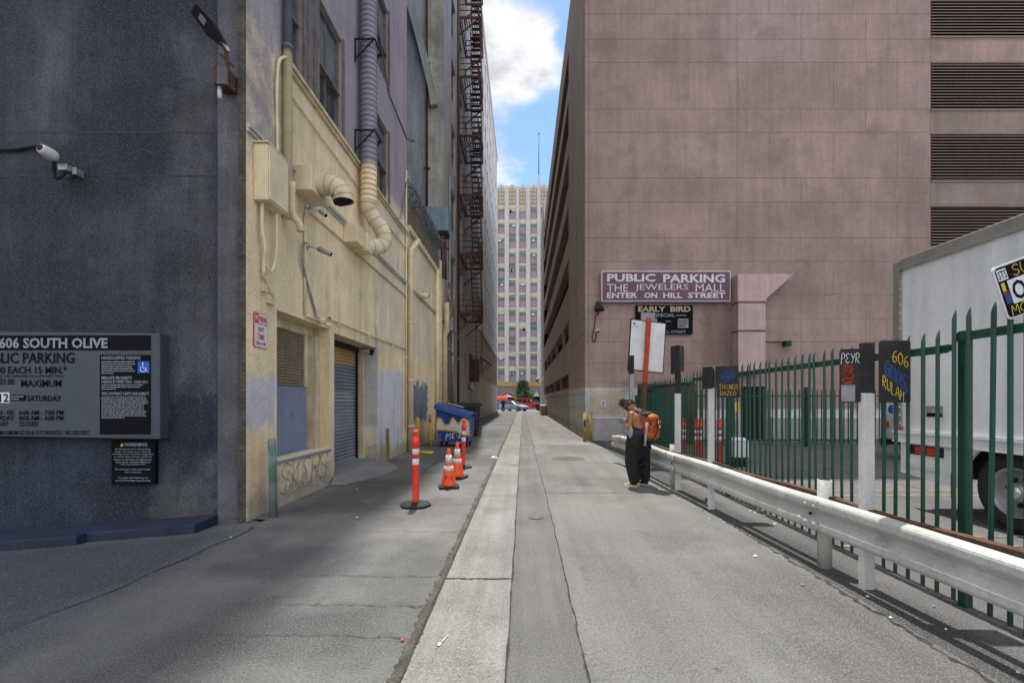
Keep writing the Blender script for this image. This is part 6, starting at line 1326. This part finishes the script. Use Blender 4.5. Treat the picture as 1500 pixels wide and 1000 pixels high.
for s_, w_ in ((1, J(.205, .145, 1.195)), (-1, J(.22, -.045, 1.195))):       # hands: palm, four fingers, thumb
    q = w_+fw*.045-lf*s_*.01; k.ell(q, .042, .018, .036, 12, 8, RB(R(-8)))
    for j in range(4):
        b0 = q+fw*.035+upv*(.027-.018*j)-lf*s_*.002; ln = (.036, .042, .039, .03)[j]
        m1 = b0+fw*ln-lf*s_*.012; e_ = m1+fw*ln*.35-lf*s_*.032
        k.tube([b0-fw*.01, b0, m1, e_], [.009, .0088, .0082, .0068], 8)
        k.ell(e_, .0068, .0068, .0068, 8, 6)
    k.tube([q-fw*.015+upv*.025, q+fw*.015+upv*.045-lf*s_*.018, q+fw*.04+upv*.046-lf*s_*.036], [.012, .0105, .008], 8)
bo = k.build('body', parent=per, remesh=.0075, sm_it=4); bake(bo)
k = MB().mat(mat_void)
for s_ in (1, -1): k.ell(hp(.0885, .032*s_, -.005), .008, .012, .008, 10, 6, HR)
k.build('eyes', parent=per)
# trousers: very baggy, low crotch
k = MB().mat(mat_black_cloth)
tseg = [(J(-.01, .08, .985), J(0, .12, .78), .155, .17), (J(-.01, -.08, .985), J(0, -.12, .78), .155, .17), (J(0, .12, .78), J(.04, .155, .46), .165, .128), (J(0, -.12, .78), J(0, -.165, .46), .165, .128), (J(.04, .155, .46), J(-.01, .155, .13), .128, .092), (J(0, -.165, .46), J(-.04, -.165, .13), .128, .092), (J(-.03, .06, .9), J(-.04, .04, .62), .15, .11), (J(-.03, -.06, .9), J(-.04, -.04, .62), .15, .11)]
figure_mesh(k, tseg, [])
rg = random.Random(8)
for s_, x0 in ((1, .14), (-1, -.15)):
    for i in range(26):
        z0 = rg.uniform(.12, .85); a = rg.uniform(0, 6.28); rr = .085+.06*min(1, z0/.7); k.ell(J(rr*math.cos(a)*.9, x0*.9+rr*math.sin(a)*.9, z0), rg.uniform(.03, .05), rg.uniform(.03, .05), rg.uniform(.015, .03), 8, 6, RB(rg.uniform(-.6, .6), a))
    for j in range(4): k.lathe(J(-.02, x0, .10+.045*j), [(.075, 0), (.096, .015), (.096, .025), (.078, .04)], 16)
to = k.build('trousers', parent=per, remesh=.011, sm_it=3); bake(to)
k = MB().mat(mat_navy)                               # blue band and white cloth at the waist
k.loft([[J(-.02+.175*math.cos(R(a)), .235*math.sin(R(a)), z_+.02*math.sin(R(a*3))) for a in range(0, 360, 20)] for z_ in (.93, .98, 1.03)]); k.build('waistband', parent=per)
k = MB().mat(mat_greycloth); q0 = J(.0, .245, 1.06)
k.loft([[q0+fw*a*s_+lf*b*s_+upv*z_ for a, b in ((-.05, .0), (-.02, .03), (.03, .03), (.06, .0), (.03, -.03), (-.02, -.03))] for z_, s_ in ((.06, .5), (.0, 1.2), (-.08, 1.1), (-.14, .5), (-.19, .2))]); k.build('tied_cloth', parent=per)
k = MB().mat(mat_greycloth)
k.loft([[J(.055+.085*math.cos(R(a)), .11*math.sin(R(a)), 1.375+dz+.03*math.cos(R(a+180))) for a in range(0, 360, 24)] for dz in (-.02, .02, .05)], cap=False); k.build('neck_scarf', parent=per)
for s_, (f0, l0) in ((1, (.02, .145)), (-1, (-.02, -.155))):
    k = MB().mat(mat_neon if s_ > 0 else mat_blackpost); dirf = (fw+lf*.25*s_).normalized(); side = Vector((-dirf.y, dirf.x, 0)); o_ = J(f0, l0, 0)
    prof = [(-.085, .03, .075), (-.05, .04, .10), (.0, .043, .10), (.06, .047, .075), (.12, .046, .055), (.165, .03, .04)]
    k.loft([[o_+dirf*a-side*b+upv*.028, ] and [o_+dirf*a-side*b+upv*.026, o_+dirf*a+side*b+upv*.026, o_+dirf*a+side*b*.9+upv*h*.7, o_+dirf*a+side*b*.4+upv*h, o_+dirf*a-side*b*.4+upv*h, o_+dirf*a-side*b*.9+upv*h*.7] for a, b, h in prof]); so = k.build('shoe', parent=per)
    k = MB().mat(mat_white); k.loft([[o_+dirf*a-side*(b+.005)+upv*z_ for z_ in (.004,)][0:1]+[o_+dirf*a+side*(b+.005)+upv*.004, o_+dirf*a+side*(b+.004)+upv*.027, o_+dirf*a-side*(b+.004)+upv*.027] for a, b, h in prof], sm=False); k.build('sole', parent=so)
k = MB().mat(mat_hair)
for i in range(330):                                 # short curly locks over the skull, a tuft falling forward
    th = rg.uniform(0, 1.75); ph = rg.uniform(0, 6.28); d = Vector((math.sin(th)*math.cos(ph), math.sin(th)*math.sin(ph), math.cos(th)))
    if d.x > .62 and d.z < .55: continue
    p = Vector((d.x*.098, d.y*.08, d.z*.115)); l = rg.uniform(.02, .055); j = Vector((rg.gauss(0, .5), rg.gauss(0, .5), rg.gauss(0, .5)))
    k.tube([hd+HR @ p*.96, hd+HR @ (p*1.06+(d+j*.5).normalized()*l*.5), hd+HR @ (p*1.06+(d+j).normalized()*l)], [.012, .011, .004], 5)
tuft = hd+fw*.13+upv*.075+lf*.05
for i in range(260):
    d = Vector((rg.gauss(0, 1), rg.gauss(0, 1), rg.gauss(0, 1))).normalized(); p = tuft+d*rg.uniform(.0, .06); e_ = p+(d+Vector((rg.gauss(0, .5), rg.gauss(0, .5), rg.gauss(0, .5)))).normalized()*rg.uniform(.03, .07); k.tube([p, (p+e_)/2+d*.008, e_], [.010, .009, .003], 5)
k.tube([hp(.02, 0, .1), (hp(.05, 0, .12)+tuft)/2, tuft], .05, 10)
k.build('hair', parent=per)
k = MB().mat(mat_greycloth); k.loft([[hp(.103*math.cos(R(a)), .088*math.sin(R(a)), z_+.01*math.cos(R(a))) for a in range(0, 360, 20)] for z_ in (.045, .062, .08)], cap=False); k.build('headband', parent=per)
# backpack
bp = thing('backpack', 'bright orange backpack with dark straps on the back of the person', 'backpack', J(-.25, 0, .9))
fr = Fr(J(-.235, -.03, 1.09), lf, upv)               # n = lf x up
bk = Matrix((fw, lf, upv)).transposed() @ Matrix.Rotation(R(-7), 3, 'Y')
c0 = J(-.265, -.02, 1.10)
k = MB().mat(mat_pack); k.ell(c0, .125, .155, .26, 22, 14, bk); k.ell(c0+upv*.02-fw*.06, .10, .15, .20, 18, 12, bk); k.ell(c0+upv*(-.12)-fw*.02, .135, .165, .12, 18, 10, bk)
for i in range(14): a = rg.uniform(0, 6.28); k.ell(c0+bk @ Vector((-.10-.02*rg.random(), .12*math.cos(a), .19*math.sin(a))), .03, .05, .02, 8, 6, bk @ Matrix.Rotation(a, 3, 'X'))
o = k.build('bag', parent=bp, remesh=.009, sm_it=3); bake(o)
k = MB().mat(mat_pack); k.ell(c0+upv*.17-fw*.07+lf*.05, .10, .12, .085, 16, 10, bk); o = k.build('top_lid', parent=bp)
k = MB().mat(mat_packdk)
k.tube([c0+bk @ Vector((-.13, .10, -.2)), c0+bk @ Vector((-.185, .09, -.02)), c0+bk @ Vector((-.15, .07, .2))], .010, 6, sub=4); k.tube([c0+bk @ Vector((-.13, -.08, -.2)), c0+bk @ Vector((-.185, -.07, -.02)), c0+bk @ Vector((-.15, -.05, .2))], .010, 6, sub=4)
k.tube([c0+bk @ Vector((-.04, .168, .1)), c0+bk @ Vector((-.15, .1, .07)), c0+bk @ Vector((-.18, 0, .06)), c0+bk @ Vector((-.15, -.1, .07))], .009, 6, sub=4)
for s_ in (1, -1): k.tube([c0+bk @ Vector((.09, .11*s_, .22)), J(.05, .115*s_, 1.425), J(.135, .12*s_, 1.30), J(.06, .165*s_, 1.10), c0+bk @ Vector((.08, .15*s_, -.15))], .020, 8, sub=5)
k.ell(c0+upv*.24+fw*.04, .07, .13, .055, 14, 8, bk); k.ell(c0+upv*(-.22)+fw*.0, .12, .15, .07, 14, 8, bk); k.build('straps', parent=bp)
k = MB().mat(mat_greycloth)
k.loft([[c0+bk @ Vector((-.02+a, .175+b, z_)) for a, b in ((-.03, 0), (0, .02), (.03, 0), (0, -.02))] for z_ in (.1, -.05, -.2, -.33)]); k.build('hanging_strap', parent=bp)
k = MB().mat(mat_white); k.ell(c0+bk @ Vector((-.17, .06, .12)), .012, .02, .03, 8, 6, bk); k.ell(c0+bk @ Vector((-.19, .03, .05)), .012, .018, .025, 8, 6, bk); k.build('buckle', parent=bp)
k = MB().mat(mat_white); k.lathe(J(.275, .05, 1.16), [(.033, 0), (.038, .10), (.0, .102)], 14); tag(k.build('paper_cup'), 'small white cup held in the hands of the person', 'cup')
# far pedestrian
fp = thing('person', 'distant pedestrian in dark blue clothes at the left end of the alley', 'person', (-2.85, 66, 0))
k = MB().mat(mat_skin); o_ = Vector((-2.85, 66, 0)); V_ = lambda x, y, z_: o_+Vector((x, y, z_))
figure_mesh(k, [(V_(0, 0, .95), V_(0, 0, 1.35), .14, .15), (V_(0, 0, 1.38), V_(0, 0, 1.52), .06, .055), (V_(-.19, 0, 1.4), V_(-.25, .02, 1.1), .055, .042), (V_(-.25, .02, 1.1), V_(-.2, -.1, .88), .04, .03), (V_(.19, 0, 1.4), V_(.25, .02, 1.1), .055, .042), (V_(.25, .02, 1.1), V_(.22, -.1, .88), .04, .03), (V_(-.09, 0, .92), V_(-.11, .05, .5), .085, .06), (V_(.09, 0, .92), V_(.11, -.08, .5), .085, .06), (V_(-.11, .05, .5), V_(-.12, .14, .08), .055, .04), (V_(.11, -.08, .5), V_(.12, -.05, .05), .055, .04), (V_(-.2, -.1, .88), V_(-.19, -.13, .76), .032, .025), (V_(.22, -.1, .88), V_(.21, -.13, .76), .032, .025)], [(V_(0, 0, 1.63), .075, .09, .115, None), (V_(0, -.09, 1.61), .015, .02, .02, None), (V_(-.12, .1, .04), .05, .12, .04, None), (V_(.12, -.1, .04), .05, .12, .04, None)])
bo = k.build('body', parent=fp, remesh=.016, sm_it=2); bake(bo)
k = MB().mat(mat_navy); figure_mesh(k, [(V_(0, 0, .98), V_(0, 0, 1.36), .17, .175), (V_(-.19, 0, 1.4), V_(-.255, .02, 1.08), .075, .06), (V_(.19, 0, 1.4), V_(.255, .02, 1.08), .075, .06), (V_(-.09, 0, .95), V_(-.11, .05, .5), .11, .085), (V_(.09, 0, .95), V_(.11, -.08, .5), .11, .085), (V_(-.11, .05, .5), V_(-.12, .13, .12), .08, .065), (V_(.11, -.08, .5), V_(.12, -.05, .1), .08, .065)], []); o = k.build('clothes', parent=fp, remesh=.018, sm_it=2); bake(o)
k = MB().mat(mat_hair); k.ell(V_(0, .015, 1.67), .085, .095, .095, 12, 8); k.build('hair', parent=fp)
